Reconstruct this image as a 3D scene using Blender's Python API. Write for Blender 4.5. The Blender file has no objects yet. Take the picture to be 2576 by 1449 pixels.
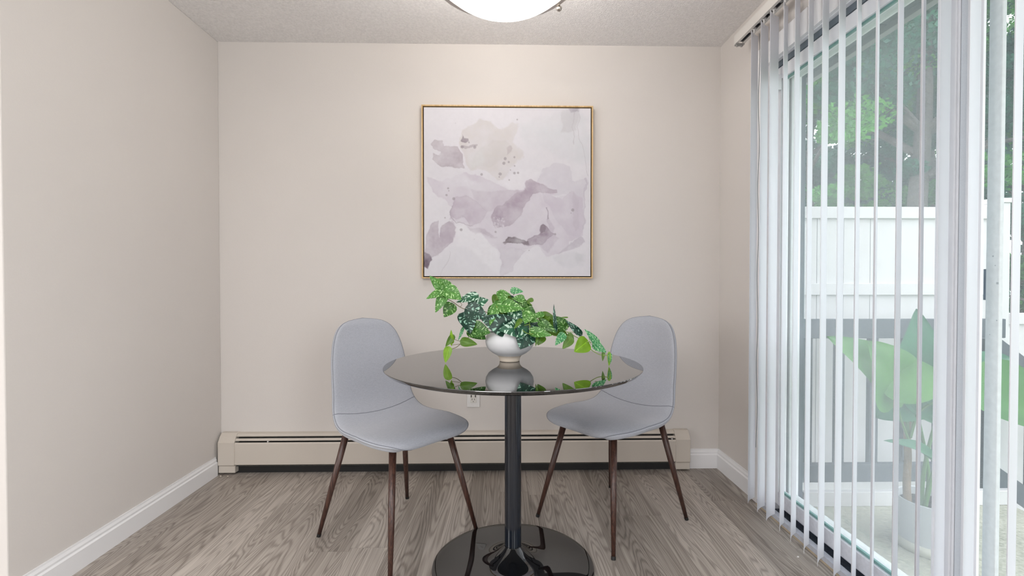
import bpy, math, random
import numpy as np
from mathutils import Vector, Matrix
R = math.radians
C = bpy.context.scene.collection
sc = bpy.context.scene

# ------------------------------------------------------------------ calibration of the photo
F = 1235.0; CXP = 1288.0; CYP = 724.5; EYE = 1.10
PIT = R(0.86); YAW = R(1.206)
def ray(px, py):
    x = (px-CXP)/F; z = -(py-CYP)/F
    y2 = math.cos(PIT)+z*math.sin(PIT); z2 = z*math.cos(PIT)-math.sin(PIT)
    return (x*math.cos(YAW)+y2*math.sin(YAW), y2*math.cos(YAW)-x*math.sin(YAW), z2)
def at_y(px, py, Y):
    r = ray(px, py); t = Y/r[1]; return Vector((r[0]*t, Y, r[2]*t+EYE))
def at_z(px, py, z):
    r = ray(px, py); t = (z-EYE)/r[2]; return Vector((r[0]*t, r[1]*t, z))

# ------------------------------------------------------------------ materials
def srgb(r, g, b):
    f = lambda c: (c/255/12.92) if c/255 <= .04045 else ((c/255+.055)/1.055)**2.4
    return (f(r), f(g), f(b), 1)
def mat(name, col, rough=.5, metal=0, ior=1.5, spec=.5, bump=None, var=None, coat=0, sheen=0):
    m = bpy.data.materials.new(name); m.use_nodes = True
    N = m.node_tree.nodes; L = m.node_tree.links; b = N['Principled BSDF']
    b.inputs['Base Color'].default_value = col; b.inputs['Roughness'].default_value = rough
    b.inputs['Metallic'].default_value = metal; b.inputs['IOR'].default_value = ior
    b.inputs['Specular IOR Level'].default_value = spec
    b.inputs['Coat Weight'].default_value = coat
    if sheen: b.inputs['Sheen Weight'].default_value = sheen
    tc = N.new('ShaderNodeTexCoord')
    if var:      # (scale, amount[, detail])
        n = N.new('ShaderNodeTexNoise'); n.inputs['Scale'].default_value = var[0]; n.inputs['Detail'].default_value = 4
        L.new(tc.outputs['Object'], n.inputs['Vector'])
        mr = N.new('ShaderNodeMapRange'); L.new(n.outputs['Fac'], mr.inputs['Value'])
        mr.inputs['From Min'].default_value = .3; mr.inputs['From Max'].default_value = .7
        mr.inputs['To Min'].default_value = 1-var[1]; mr.inputs['To Max'].default_value = 1+var[1]
        mx = N.new('ShaderNodeVectorMath'); mx.operation = 'SCALE'; mx.inputs[0].default_value = col[:3]
        L.new(mr.outputs['Result'], mx.inputs['Scale']); L.new(mx.outputs['Vector'], b.inputs['Base Color'])
    if bump:     # (scale, strength, distance)
        n = N.new('ShaderNodeTexNoise'); n.inputs['Scale'].default_value = bump[0]; n.inputs['Detail'].default_value = 3
        L.new(tc.outputs['Object'], n.inputs['Vector'])
        bp = N.new('ShaderNodeBump'); bp.inputs['Strength'].default_value = bump[1]; bp.inputs['Distance'].default_value = bump[2]
        L.new(n.outputs['Fac'], bp.inputs['Height']); L.new(bp.outputs['Normal'], b.inputs['Normal'])
    return m

WALL = mat('wall_paint', (.65, .616, .587, 1), .75, bump=(160, .15, .002), var=(1.5, .012), spec=.25)
CEIL = mat('ceiling_texture', (.83, .815, .81, 1), .95, bump=(170, .9, .006), var=(90, .07), spec=.1)
TRIM = mat('white_trim', (.80, .80, .81, 1), .35)
VINYL = mat('white_vinyl', (.82, .83, .86, 1), .4, var=(9, .03))
VINYL_DIRTY = mat('scuffed_white_frame', (.62, .66, .67, 1), .5, var=(60, .05))
DARKTRACK = mat('dark_track', (.035, .045, .065, 1), .5, var=(80, .5))
TRACKGREY = mat('track_grey', (.16, .19, .23, 1), .6)
SILL = mat('sill_metal', (.48, .50, .56, 1), .45, var=(50, .08))
HEATER = mat('heater_enamel', (.56, .51, .45, 1), .45, var=(3, .02))
HDARK = mat('heater_fins', (.012, .012, .012, 1), .6)
HGREY = mat('heater_damper', (.05, .05, .045, 1), .6, var=(60, .3))
BLACK = mat('black_lacquer', (.0045, .005, .006, 1), .025, ior=1.9)
TOPM = mat('black_tabletop', (.0045, .005, .006, 1), .012, ior=1.8, coat=.55)
TOPM.node_tree.nodes['Principled BSDF'].inputs['Coat Roughness'].default_value = .01
BLACKM = mat('black_column', (.004, .007, .013, 1), .12, ior=1.6)
CERAMIC = mat('ceramic_glaze', (.64, .64, .65, 1), .42)
SOIL = mat('soil', (.015, .012, .010, 1), .95, bump=(120, 1, .01))
VANE = mat('blind_vane', (.83, .835, .865, 1), .45)
WHITEPL = mat('white_plastic', (.72, .71, .70, 1), .35)
SLOT = mat('outlet_slot', (.03, .028, .025, 1), .6)
NICKEL = mat('brushed_nickel', (.50, .46, .42, 1), .3, metal=.9)
CHROME = mat('carrier_grey', (.33, .33, .32, 1), .4, metal=.3)
FOOTCAP = mat('foot_cap', (.01, .01, .01, 1), .5)
FENCE = mat('fence_vinyl', (.58, .57, .575, 1), .5, var=(12, .03))
RAIL = mat('railing_paint', (.055, .065, .08, 1), .7, var=(30, .12))
SOFFIT = mat('soffit', (.06, .08, .09, 1), .8, var=(4, .1))
BEAM = mat('beam', (.26, .27, .26, 1), .7)
SIDING = mat('siding_dark', (.03, .045, .065, 1), .7, var=(8, .15))
POT = mat('pot_white', (.46, .48, .50, 1), .5)
POTBASE = mat('pot_saucer', (.58, .58, .50, 1), .6)
BARK = mat('bark', (.085, .075, .068, 1), .9, bump=(18, 1, .05), var=(9, .3))
PBARK = mat('plant_bark', (.20, .14, .09, 1), .85, bump=(60, 1, .006), var=(30, .3))
STEMG = mat('stem_green', (.20, .30, .045, 1), .5)
STEMB = mat('stem_brown', (.16, .14, .05, 1), .55)
PLSTEM = mat('plant_stem', (.10, .22, .07, 1), .4)
CHIP = mat('plaster_chip', (.55, .48, .40, 1), .8)
CANEDGE = mat('canvas_edge', (.02, .015, .012, 1), .8)
VANE_N = VANE.node_tree
# translucent vanes: daylight glows softly through the PVC
def add_translucent(m, col, fac):
    N = m.node_tree.nodes; L = m.node_tree.links; b = N['Principled BSDF']; o = N['Material Output']
    t = N.new('ShaderNodeBsdfTranslucent'); t.inputs['Color'].default_value = col
    mx = N.new('ShaderNodeMixShader'); mx.inputs['Fac'].default_value = fac
    L.new(b.outputs[0], mx.inputs[1]); L.new(t.outputs[0], mx.inputs[2]); L.new(mx.outputs[0], o.inputs['Surface'])
add_translucent(VANE, (.83, .835, .87, 1), .38)

def fabric():
    m = mat('chair_fabric', (.30, .31, .335, 1), .9, sheen=.25, spec=.2)
    N = m.node_tree.nodes; L = m.node_tree.links; b = N['Principled BSDF']
    tc = N.new('ShaderNodeTexCoord'); acc = None
    for sca in ((700, 60, 700), (60, 700, 700), (700, 700, 60)):
        mp = N.new('ShaderNodeMapping'); mp.inputs['Scale'].default_value = sca
        n = N.new('ShaderNodeTexNoise'); n.inputs['Scale'].default_value = 1; n.inputs['Detail'].default_value = 2
        L.new(tc.outputs['Object'], mp.inputs['Vector']); L.new(mp.outputs[0], n.inputs['Vector'])
        if acc is None: acc = n.outputs['Fac']
        else:
            a = N.new('ShaderNodeMath'); a.operation = 'ADD'; L.new(acc, a.inputs[0]); L.new(n.outputs['Fac'], a.inputs[1]); acc = a.outputs[0]
    r = N.new('ShaderNodeValToRGB'); mr = N.new('ShaderNodeMapRange')
    mr.inputs['From Min'].default_value = 1.15; mr.inputs['From Max'].default_value = 1.85
    L.new(acc, mr.inputs['Value']); L.new(mr.outputs[0], r.inputs['Fac'])
    r.color_ramp.elements[0].color = (.33, .345, .385, 1); r.color_ramp.elements[1].color = (.42, .435, .48, 1)
    L.new(r.outputs['Color'], b.inputs['Base Color'])
    return m
FABRIC = fabric()
PIPING = mat('piping', (.19, .20, .225, 1), .9)

def wood(name, c0, c1, scale, axis='Z', rough=.4):
    m = mat(name, c0, rough); N = m.node_tree.nodes; L = m.node_tree.links; b = N['Principled BSDF']
    tc = N.new('ShaderNodeTexCoord'); mp = N.new('ShaderNodeMapping')
    s = {'Z': (scale, scale, scale*.04), 'X': (scale*.04, scale, scale), 'Y': (scale, scale*.04, scale)}[axis]
    mp.inputs['Scale'].default_value = s
    n = N.new('ShaderNodeTexNoise'); n.inputs['Scale'].default_value = 1; n.inputs['Detail'].default_value = 5; n.inputs['Distortion'].default_value = .6
    r = N.new('ShaderNodeValToRGB'); r.color_ramp.elements[0].position = .35; r.color_ramp.elements[1].position = .65
    r.color_ramp.elements[0].color = c0; r.color_ramp.elements[1].color = c1
    L.new(tc.outputs['Object'], mp.inputs[0]); L.new(mp.outputs[0], n.inputs['Vector']); L.new(n.outputs['Fac'], r.inputs['Fac']); L.new(r.outputs[0], b.inputs['Base Color'])
    return m
LEGW = wood('walnut_leg', (.028, .012, .009, 1), (.085, .038, .026, 1), 220, rough=.35)
FRAMEG = wood('pale_gold_frame', (.52, .34, .15, 1), (.70, .50, .26, 1), 90, rough=.4)

def floor_mat():
    m = bpy.data.materials.new('vinyl_plank'); m.use_nodes = True
    N = m.node_tree.nodes; L = m.node_tree.links; b = N['Principled BSDF']
    def math_(op, a, b_=None, c=None):
        n = N.new('ShaderNodeMath'); n.operation = op
        for i, v in enumerate((a, b_, c)):
            if v is None: continue
            if isinstance(v, (int, float)): n.inputs[i].default_value = v
            else: L.new(v, n.inputs[i])
        return n.outputs[0]
    tc = N.new('ShaderNodeTexCoord'); sp = N.new('ShaderNodeSeparateXYZ'); L.new(tc.outputs['Object'], sp.inputs[0])
    PW, PL = .152, 1.22
    gx = math_('DIVIDE', math_('ADD', sp.outputs['X'], 5.03), PW); row = math_('FLOOR', gx); fx = math_('FRACT', gx)
    wr = N.new('ShaderNodeTexWhiteNoise'); wr.noise_dimensions = '1D'; L.new(row, wr.inputs['W'])
    gy = math_('ADD', math_('DIVIDE', sp.outputs['Y'], PL), math_('MULTIPLY', wr.outputs['Value'], 7.0))
    idy = math_('FLOOR', gy); fy = math_('FRACT', gy)
    cv = N.new('ShaderNodeCombineXYZ'); L.new(row, cv.inputs[0]); L.new(idy, cv.inputs[1])
    wn = N.new('ShaderNodeTexWhiteNoise'); wn.noise_dimensions = '2D'; L.new(cv.outputs[0], wn.inputs['Vector'])
    sc_ = N.new('ShaderNodeSeparateXYZ'); L.new(wn.outputs['Color'], sc_.inputs[0])
    # grain space, shifted per plank
    gxs = math_('ADD', sp.outputs['X'], math_('MULTIPLY', sc_.outputs[0], 37.0))
    gys = math_('ADD', sp.outputs['Y'], math_('MULTIPLY', sc_.outputs[1], 53.0))
    def gv(sx, sy):
        c = N.new('ShaderNodeCombineXYZ'); L.new(math_('MULTIPLY', gxs, sx), c.inputs[0]); L.new(math_('MULTIPLY', gys, sy), c.inputs[1]); L.new(math_('MULTIPLY', sc_.outputs[2], 9), c.inputs[2]); return c.outputs[0]
    def noise(v, d=2, dist=0, rough=.5):
        n = N.new('ShaderNodeTexNoise'); n.inputs['Scale'].default_value = 1; n.inputs['Detail'].default_value = d; n.inputs['Distortion'].default_value = dist
        n.inputs['Roughness'].default_value = rough; L.new(v, n.inputs['Vector']); return n.outputs['Fac']
    warp = noise(gv(5.5, .50), 2, .3)
    rings = math_('SINE', math_('MULTIPLY', math_('ADD', warp, math_('MULTIPLY', noise(gv(60, 2.2), 2), .020)), 300.0))
    rings2 = math_('POWER', math_('MULTIPLY', math_('ADD', rings, 1), .5), 2.2)
    fine = noise(gv(430, 3.0), 3, .2)
    fine2 = noise(gv(90, 1.3), 3, .5)
    broad = noise(gv(11, .6), 2, .3)
    v = math_('MULTIPLY', rings2, -.24)
    v = math_('ADD', v, math_('MULTIPLY', math_('SUBTRACT', fine, .5), .60))
    v = math_('ADD', v, math_('MULTIPLY', math_('SUBTRACT', fine2, .5), .38))
    v = math_('ADD', v, math_('MULTIPLY', math_('SUBTRACT', broad, .5), .42))
    v = math_('ADD', v, math_('MULTIPLY', math_('SUBTRACT', wn.outputs['Value'], .5), .26))
    v = math_('ADD', v, .645)
    rp = N.new('ShaderNodeValToRGB'); e = rp.color_ramp.elements
    e[0].position = .12; e[0].color = (.085, .070, .060, 1); e[1].position = .92; e[1].color = (.52, .47, .42, 1)
    x = e.new(.5); x.color = (.265, .230, .200, 1)
    L.new(v, rp.inputs['Fac'])
    # thin joints
    ex = math_('MINIMUM', fx, math_('SUBTRACT', 1, fx)); ey = math_('MULTIPLY', math_('MINIMUM', fy, math_('SUBTRACT', 1, fy)), PL/PW)
    ed = math_('MINIMUM', ex, ey); line = math_('LESS_THAN', ed, .0035)
    mx = N.new('ShaderNodeMix'); mx.data_type = 'RGBA'; L.new(math_('MULTIPLY', line, .45), mx.inputs[0]); L.new(rp.outputs[0], mx.inputs[6]); mx.inputs[7].default_value = (.07, .055, .045, 1)
    L.new(mx.outputs[2], b.inputs['Base Color'])
    b.inputs['Roughness'].default_value = .42; b.inputs['Specular IOR Level'].default_value = .5
    bp = N.new('ShaderNodeBump'); bp.inputs['Strength'].default_value = .25; bp.inputs['Distance'].default_value = .001
    L.new(v, bp.inputs['Height']); L.new(bp.outputs[0], b.inputs['Normal'])
    return m
FLOOR = floor_mat()

def concrete():
    m = mat('patio_concrete', (.36, .36, .29, 1), .9, bump=(90, .6, .004)); N = m.node_tree.nodes; L = m.node_tree.links; b = N['Principled BSDF']
    tc = N.new('ShaderNodeTexCoord'); n = N.new('ShaderNodeTexNoise'); n.inputs['Scale'].default_value = 60; n.inputs['Detail'].default_value = 5
    n2 = N.new('ShaderNodeTexNoise'); n2.inputs['Scale'].default_value = 2.2
    r = N.new('ShaderNodeValToRGB'); r.color_ramp.elements[0].position = .35; r.color_ramp.elements[1].position = .68
    r.color_ramp.elements[0].color = (.20, .21, .16, 1); r.color_ramp.elements[1].color = (.46, .45, .37, 1)
    ad = N.new('ShaderNodeMath'); ad.operation = 'MULTIPLY_ADD'; ad.inputs[1].default_value = .35; 
    L.new(tc.outputs['Object'], n.inputs['Vector']); L.new(tc.outputs['Object'], n2.inputs['Vector'])
    L.new(n2.outputs['Fac'], ad.inputs[0]); mm = N.new('ShaderNodeMath'); mm.operation = 'MULTIPLY'; mm.inputs[1].default_value = .68
    L.new(n.outputs['Fac'], mm.inputs[0]); L.new(mm.outputs[0], ad.inputs[2]); L.new(ad.outputs[0], r.inputs['Fac']); L.new(r.outputs[0], b.inputs['Base Color'])
    return m
PATIO = concrete()
GROUND = mat('grass_ground', (.10, .16, .06, 1), .95, var=(3, .3))

def glass_mat():
    m = bpy.data.materials.new('hazy_glass'); m.use_nodes = True
    N = m.node_tree.nodes; L = m.node_tree.links; N.remove(N['Principled BSDF']); o = N['Material Output']
    t = N.new('ShaderNodeBsdfTransparent'); t.inputs['Color'].default_value = (.985, .987, .987, 1)
    g = N.new('ShaderNodeBsdfGlossy'); g.inputs['Roughness'].default_value = .0; g.inputs['Color'].default_value = (1, 1, 1, 1)
    lw = N.new('ShaderNodeLayerWeight'); pw = N.new('ShaderNodeMath'); pw.operation = 'POWER'; pw.inputs[1].default_value = 4.5
    fr = N.new('ShaderNodeMath'); fr.operation = 'MULTIPLY_ADD'; fr.inputs[1].default_value = .6; fr.inputs[2].default_value = .03
    L.new(lw.outputs['Facing'], pw.inputs[0]); L.new(pw.outputs[0], fr.inputs[0])
    d = N.new('ShaderNodeBsdfTranslucent'); d.inputs['Color'].default_value = (.86, .92, .96, 1)
    d2 = N.new('ShaderNodeBsdfDiffuse'); d2.inputs['Color'].default_value = (.86, .92, .96, 1)
    m0 = N.new('ShaderNodeMixShader'); m0.inputs[0].default_value = .5; L.new(d.outputs[0], m0.inputs[1]); L.new(d2.outputs[0], m0.inputs[2])
    m1 = N.new('ShaderNodeMixShader'); L.new(t.outputs[0], m1.inputs[1]); L.new(m0.outputs[0], m1.inputs[2])
    # a dusty film, a little denser in places
    tc = N.new('ShaderNodeTexCoord'); n = N.new('ShaderNodeTexNoise'); n.inputs['Scale'].default_value = 2.0; n.inputs['Detail'].default_value = 3
    L.new(tc.outputs['Object'], n.inputs['Vector']); mr = N.new('ShaderNodeMapRange'); mr.inputs['From Min'].default_value = .3; mr.inputs['From Max'].default_value = .7
    mr.inputs['To Min'].default_value = .045; mr.inputs['To Max'].default_value = .07; L.new(n.outputs['Fac'], mr.inputs['Value']); L.new(mr.outputs[0], m1.inputs[0])
    m2 = N.new('ShaderNodeMixShader'); L.new(fr.outputs[0], m2.inputs[0]); L.new(m1.outputs[0], m2.inputs[1]); L.new(g.outputs[0], m2.inputs[2])
    L.new(m2.outputs[0], o.inputs['Surface'])
    return m
GLASS = glass_mat()

def lamp_mat():
    m = bpy.data.materials.new('lit_alabaster'); m.use_nodes = True
    N = m.node_tree.nodes; L = m.node_tree.links; b = N['Principled BSDF']
    b.inputs['Base Color'].default_value = (.8, .78, .74, 1); b.inputs['Roughness'].default_value = .25
    tc = N.new('ShaderNodeTexCoord'); n = N.new('ShaderNodeTexNoise'); n.inputs['Scale'].default_value = 7; n.inputs['Distortion'].default_value = 1.0
    r = N.new('ShaderNodeValToRGB'); r.color_ramp.elements[0].position = .4; r.color_ramp.elements[1].position = .6
    r.color_ramp.elements[0].color = (1, .92, .82, 1); r.color_ramp.elements[1].color = (1, .99, .95, 1)
    L.new(tc.outputs['Object'], n.inputs['Vector']); L.new(n.outputs['Fac'], r.inputs['Fac']); L.new(r.outputs[0], b.inputs['Emission Color'])
    b.inputs['Emission Strength'].default_value = LAMP_E
    return m
LAMP_E = 3.2
LAMPM = lamp_mat()

def leaf_mat(name, base, spot, thr, scale, rough=.38, trans=.25, rib=None):
    m = bpy.data.materials.new(name); m.use_nodes = True
    N = m.node_tree.nodes; L = m.node_tree.links; b = N['Principled BSDF']; o = N['Material Output']
    b.inputs['Roughness'].default_value = rough
    uv = N.new('ShaderNodeUVMap'); sp = N.new('ShaderNodeSeparateXYZ'); L.new(uv.outputs[0], sp.inputs[0])
    def M(op, a, b_=None):
        n = N.new('ShaderNodeMath'); n.operation = op
        for i, v in enumerate((a, b_)):
            if v is None: continue
            if isinstance(v, (int, float)): n.inputs[i].default_value = v
            else: L.new(v, n.inputs[i])
        return n.outputs[0]
    u = M('SUBTRACT', sp.outputs['X'], .5); au = M('ABSOLUTE', u)
    # spots drawn out along the side veins
    a = M('SUBTRACT', sp.outputs['Y'], M('MULTIPLY', au, .55))
    cv = N.new('ShaderNodeCombineXYZ'); L.new(M('MULTIPLY', u, scale*.55), cv.inputs[0]); L.new(M('MULTIPLY', a, scale*1.35), cv.inputs[1])
    n = N.new('ShaderNodeTexNoise'); n.inputs['Scale'].default_value = 1; n.inputs['Detail'].default_value = 2.5; L.new(cv.outputs[0], n.inputs['Vector'])
    rp = N.new('ShaderNodeValToRGB'); rp.color_ramp.elements[0].position = thr; rp.color_ramp.elements[1].position = thr+.02
    L.new(n.outputs['Fac'], rp.inputs['Fac'])
    mask = M('MULTIPLY', rp.outputs[0], M('GREATER_THAN', au, .045))
    n3 = N.new('ShaderNodeTexNoise'); n3.inputs['Scale'].default_value = 2.5; L.new(uv.outputs[0], n3.inputs['Vector'])
    mb = N.new('ShaderNodeMix'); mb.data_type = 'RGBA'; L.new(n3.outputs['Fac'], mb.inputs[0])
    mb.inputs[6].default_value = tuple(c*.62 for c in base[:3])+(1,); mb.inputs[7].default_value = tuple(min(1, c*1.35) for c in base[:3])+(1,)
    mr = N.new('ShaderNodeMix'); mr.data_type = 'RGBA'; L.new(M('LESS_THAN', au, .018), mr.inputs[0]); L.new(mb.outputs[2], mr.inputs[6])
    mr.inputs[7].default_value = rib or tuple(min(1, c*1.6) for c in base[:3])+(1,)
    mx = N.new('ShaderNodeMix'); mx.data_type = 'RGBA'; L.new(mask, mx.inputs[0]); L.new(mr.outputs[2], mx.inputs[6]); mx.inputs[7].default_value = spot
    L.new(mx.outputs[2], b.inputs['Base Color'])
    t = N.new('ShaderNodeBsdfTranslucent'); L.new(mx.outputs[2], t.inputs['Color'])
    ms = N.new('ShaderNodeMixShader'); ms.inputs[0].default_value = trans; L.new(b.outputs[0], ms.inputs[1]); L.new(t.outputs[0], ms.inputs[2]); L.new(ms.outputs[0], o.inputs['Surface'])
    return m
LV = {
 'D': leaf_mat('leaf_dark', (.004, .040, .022, 1), (.30, .52, .40, 1), .565, 7.5, trans=.08),
 'S': leaf_mat('leaf_silver', (.015, .10, .045, 1), (.55, .74, .60, 1), .535, 7, trans=.12),
 'M': leaf_mat('leaf_mid', (.035, .135, .013, 1), (.38, .62, .24, 1), .575, 10),
 'L': leaf_mat('leaf_light', (.075, .235, .035, 1), (.50, .75, .34, 1), .575, 10),
 'T': leaf_mat('leaf_teal', (.05, .26, .09, 1), (.46, .74, .42, 1), .56, 10),
 'P': leaf_mat('leaf_plain', (.085, .19, .010, 1), (.2, .4, .03, 1), .95, 5),
 'Y': leaf_mat('leaf_lime', (.22, .42, .022, 1), (.4, .6, .1, 1), .95, 5, trans=.35),
}
def simple_leaf(name, base, var, trans=.4, scale=3):
    m = bpy.data.materials.new(name); m.use_nodes = True
    N = m.node_tree.nodes; L = m.node_tree.links; b = N['Principled BSDF']; o = N['Material Output']
    tc = N.new('ShaderNodeTexCoord'); n = N.new('ShaderNodeTexNoise'); n.inputs['Scale'].default_value = scale; n.inputs['Detail'].default_value = 2
    L.new(tc.outputs['Object'], n.inputs['Vector'])
    r = N.new('ShaderNodeValToRGB'); r.color_ramp.elements[0].position = .35; r.color_ramp.elements[1].position = .68
    r.color_ramp.elements[0].color = base; r.color_ramp.elements[1].color = var; L.new(n.outputs['Fac'], r.inputs['Fac'])
    L.new(r.outputs[0], b.inputs['Base Color']); b.inputs['Roughness'].default_value = .5
    t = N.new('ShaderNodeBsdfTranslucent'); L.new(r.outputs[0], t.inputs['Color'])
    ms = N.new('ShaderNodeMixShader'); ms.inputs[0].default_value = trans; L.new(b.outputs[0], ms.inputs[1]); L.new(t.outputs[0], ms.inputs[2]); L.new(ms.outputs[0], o.inputs['Surface'])
    return m
TREE1 = simple_leaf('maple_leaves', (.02, .12, .024, 1), (.13, .44, .06, 1), scale=1.3)
TREE2 = simple_leaf('dark_leaves', (.004, .055, .040, 1), (.03, .18, .09, 1), scale=1.3)
PL_B = simple_leaf('broad_leaf_bright', (.045, .20, .03, 1), (.10, .32, .04, 1), scale=4)
PL_D = simple_leaf('broad_leaf_dark', (.018, .13, .065, 1), (.04, .21, .09, 1), scale=4, trans=.2)

# ------------------------------------------------------------------ mesh helpers
class MB:
    def __init__(s): s.v = []; s.f = []; s.m = []; s.uv = {}
    def box(s, x0, x1, y0, y1, z0, z1, mi=0):
        b = len(s.v)
        s.v += [(x, y, z) for z in (z0, z1) for y in (y0, y1) for x in (x0, x1)]
        for q in ((0, 2, 3, 1), (4, 5, 7, 6), (0, 1, 5, 4), (2, 6, 7, 3), (0, 4, 6, 2), (1, 3, 7, 5)):
            s.f.append(tuple(b+i for i in q)); s.m.append(mi)
        return s
    def prism(s, pts, a0, a1, axis='X', mi=0):   # pts polygon in the other two axes
        b = len(s.v); n = len(pts)
        for a in (a0, a1):
            for p, q in pts:
                s.v.append({'X': (a, p, q), 'Y': (p, a, q), 'Z': (p, q, a)}[axis])
        s.f.append(tuple(b+i for i in range(n))[::-1]); s.f.append(tuple(b+n+i for i in range(n))); s.m += [mi, mi]
        for i in range(n):
            j = (i+1) % n; s.f.append((b+i, b+j, b+n+j, b+n+i)); s.m.append(mi)
        return s
    def tube(s, pts, rad, n=8, mi=0, cap=True):
        pts = [Vector(p) for p in pts]; k = len(pts)
        if not isinstance(rad, (list, tuple)): rad = [rad]*k
        b = len(s.v); up = None
        for i, p in enumerate(pts):
            d = (pts[min(i+1, k-1)]-pts[max(i-1, 0)]).normalized()
            if up is None:
                up = Vector((0, 0, 1)) if abs(d.z) < .9 else Vector((1, 0, 0))
            a = (up-d*up.dot(d)).normalized(); c = d.cross(a); up = a
            for j in range(n):
                t = 2*math.pi*j/n; s.v.append(tuple(p+(a*math.cos(t)+c*math.sin(t))*rad[i]))
        for i in range(k-1):
            for j in range(n):
                s.f.append((b+i*n+j, b+i*n+(j+1) % n, b+(i+1)*n+(j+1) % n, b+(i+1)*n+j)); s.m.append(mi)
        if cap:
            s.f.append(tuple(b+j for j in range(n))[::-1]); s.f.append(tuple(b+(k-1)*n+j for j in range(n))); s.m += [mi, mi]
        return s
    def lathe(s, prof, cx=0, cy=0, n=64, mi=0):
        b = len(s.v); k = len(prof)
        for r, z in prof:
            for j in range(n):
                t = 2*math.pi*j/n; s.v.append((cx+r*math.cos(t), cy+r*math.sin(t), z))
        for i in range(k-1):
            for j in range(n):
                s.f.append((b+i*n+j, b+i*n+(j+1) % n, b+(i+1)*n+(j+1) % n, b+(i+1)*n+j)); s.m.append(mi)
        return s
    def grid(s, P, mi=0, uvs=None):    # P[i][j]
        b = len(s.v); a, c = len(P), len(P[0])
        for r in P: s.v += [tuple(p) for p in r]
        for i in range(a-1):
            for j in range(c-1):
                if uvs is not None:
                    s.uv[len(s.f)] = (uvs[i][j], uvs[i][j+1], uvs[i+1][j+1], uvs[i+1][j])
                s.f.append((b+i*c+j, b+i*c+j+1, b+(i+1)*c+j+1, b+(i+1)*c+j)); s.m.append(mi)
        return s
    def build(s, name, mats, parent=None, smooth=False, bevel=0, loc=None, auto=None):
        me = bpy.data.meshes.new(name); me.from_pydata(s.v, [], s.f); 
        if not isinstance(mats, (list, tuple)): mats = [mats]
        for m in mats: me.materials.append(m)
        me.polygons.foreach_set('material_index', s.m)
        if s.uv:
            l = me.uv_layers.new(name='UVMap')
            for fi, q in s.uv.items():
                p = me.polygons[fi]
                for k, li in enumerate(p.loop_indices): l.data[li].uv = q[k]
        me.update()
        if smooth: me.polygons.foreach_set('use_smooth', [True]*len(me.polygons))
        o = bpy.data.objects.new(name, me); C.objects.link(o)
        if parent: o.parent = parent
        if loc: o.location = loc
        if bevel:
            w = o.modifiers.new('bevel', 'BEVEL'); w.width = bevel; w.segments = 2; w.limit_method = 'ANGLE'; w.angle_limit = R(40)
        if auto:
            me.polygons.foreach_set('use_smooth', [True]*len(me.polygons))
            me.set_sharp_from_angle(angle=R(auto))
        return o
def tag(o, label, cat, group=None, kind=None):
    o['label'] = label; o['category'] = cat
    if group: o['group'] = group
    if kind: o['kind'] = kind
    return o
def thing(name, label, cat, loc=(0, 0, 0), rz=0, group=None):
    o = bpy.data.objects.new(name, None); C.objects.link(o); o.location = loc; o.rotation_euler = (0, 0, rz); o.empty_display_size = .1
    return tag(o, label, cat, group)
def struct(o, label=None):
    o['kind'] = 'structure'
    if label: o['label'] = label
    return o
def smooth_path(pts, n=6):
    pts = [Vector(p) for p in pts]; out = []
    for i in range(len(pts)-1):
        p0 = pts[max(i-1, 0)]; p1 = pts[i]; p2 = pts[i+1]; p3 = pts[min(i+2, len(pts)-1)]
        for k in range(n):
            t = k/n; out.append(.5*((2*p1)+(p2-p0)*t+(2*p0-5*p1+4*p2-p3)*t*t+(3*p1-p0-3*p2+p3)*t**3))
    out.append(pts[-1]); return out

# ------------------------------------------------------------------ room shell
YB = 2.85; XL = -1.615; XR = 1.275; ZC = 2.46
YC = 1.625                       # the outside corner where the left wall turns away
D0, D1 = .45, 2.375              # door opening in Y
ZD = 2.13
struct(MB().box(-4.2, XR+.12, -4.0, YB+.1, -.12, 0).build('floor', FLOOR))
struct(MB().box(-4.2, XR+.12, -4.0, YB+.1, ZC, ZC+.12).build('ceiling', CEIL))
struct(MB().box(XL-.1, XR+.12, YB, YB+.1, 0, ZC).build('wall_back', WALL))
struct(MB().box(XL-.12, XL, YC, YB, 0, ZC).build('wall_left', WALL, bevel=.004))
struct(MB().box(-4.2, XL-.12, YC, YC+.12, 0, ZC).build('wall_front_left', WALL))
struct(MB().box(-4.32, -4.2, -4.0, YC+.12, 0, ZC).build('wall_far_left', WALL))
struct(MB().box(-4.32, XR+.12, -4.12, -4.0, 0, ZC).build('wall_behind', WALL))
w = MB(); w.box(XR, XR+.12, D1, YB, 0, ZC); w.box(XR, XR+.12, D0, D1, ZD, ZC); w.box(XR, XR+.12, -4.0, D0, 0, ZC)
struct(w.build('wall_right', WALL))
def bb_profile(h=.098, t=.014): return [(0, 0), (t, 0), (t, h*.70), (t*.62, h*.76), (t*.66, h*.84), (t*.35, h*.93), (t*.3, h), (0, h)]
b = MB(); b.prism([(XL+p, q) for p, q in bb_profile(.105)], YC, YB-.062, 'Y'); struct(b.build('baseboard_left', TRIM))
b = MB(); b.prism([(XL-p+.0, q) for p, q in []] or [(YC-p, q) for p, q in bb_profile(.105)], -4.2, XL+.014, 'X'); struct(b.build('baseboard_front_left', TRIM))
b = MB(); b.prism([(YB-p, q) for p, q in bb_profile(.112)], 1.085, XR, 'X'); struct(b.build('baseboard_back', TRIM))
b = MB(); b.prism([(XR-p, q) for p, q in bb_profile(.112)], D1+.075, YB, 'Y'); struct(b.build('baseboard_right', TRIM))

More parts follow.
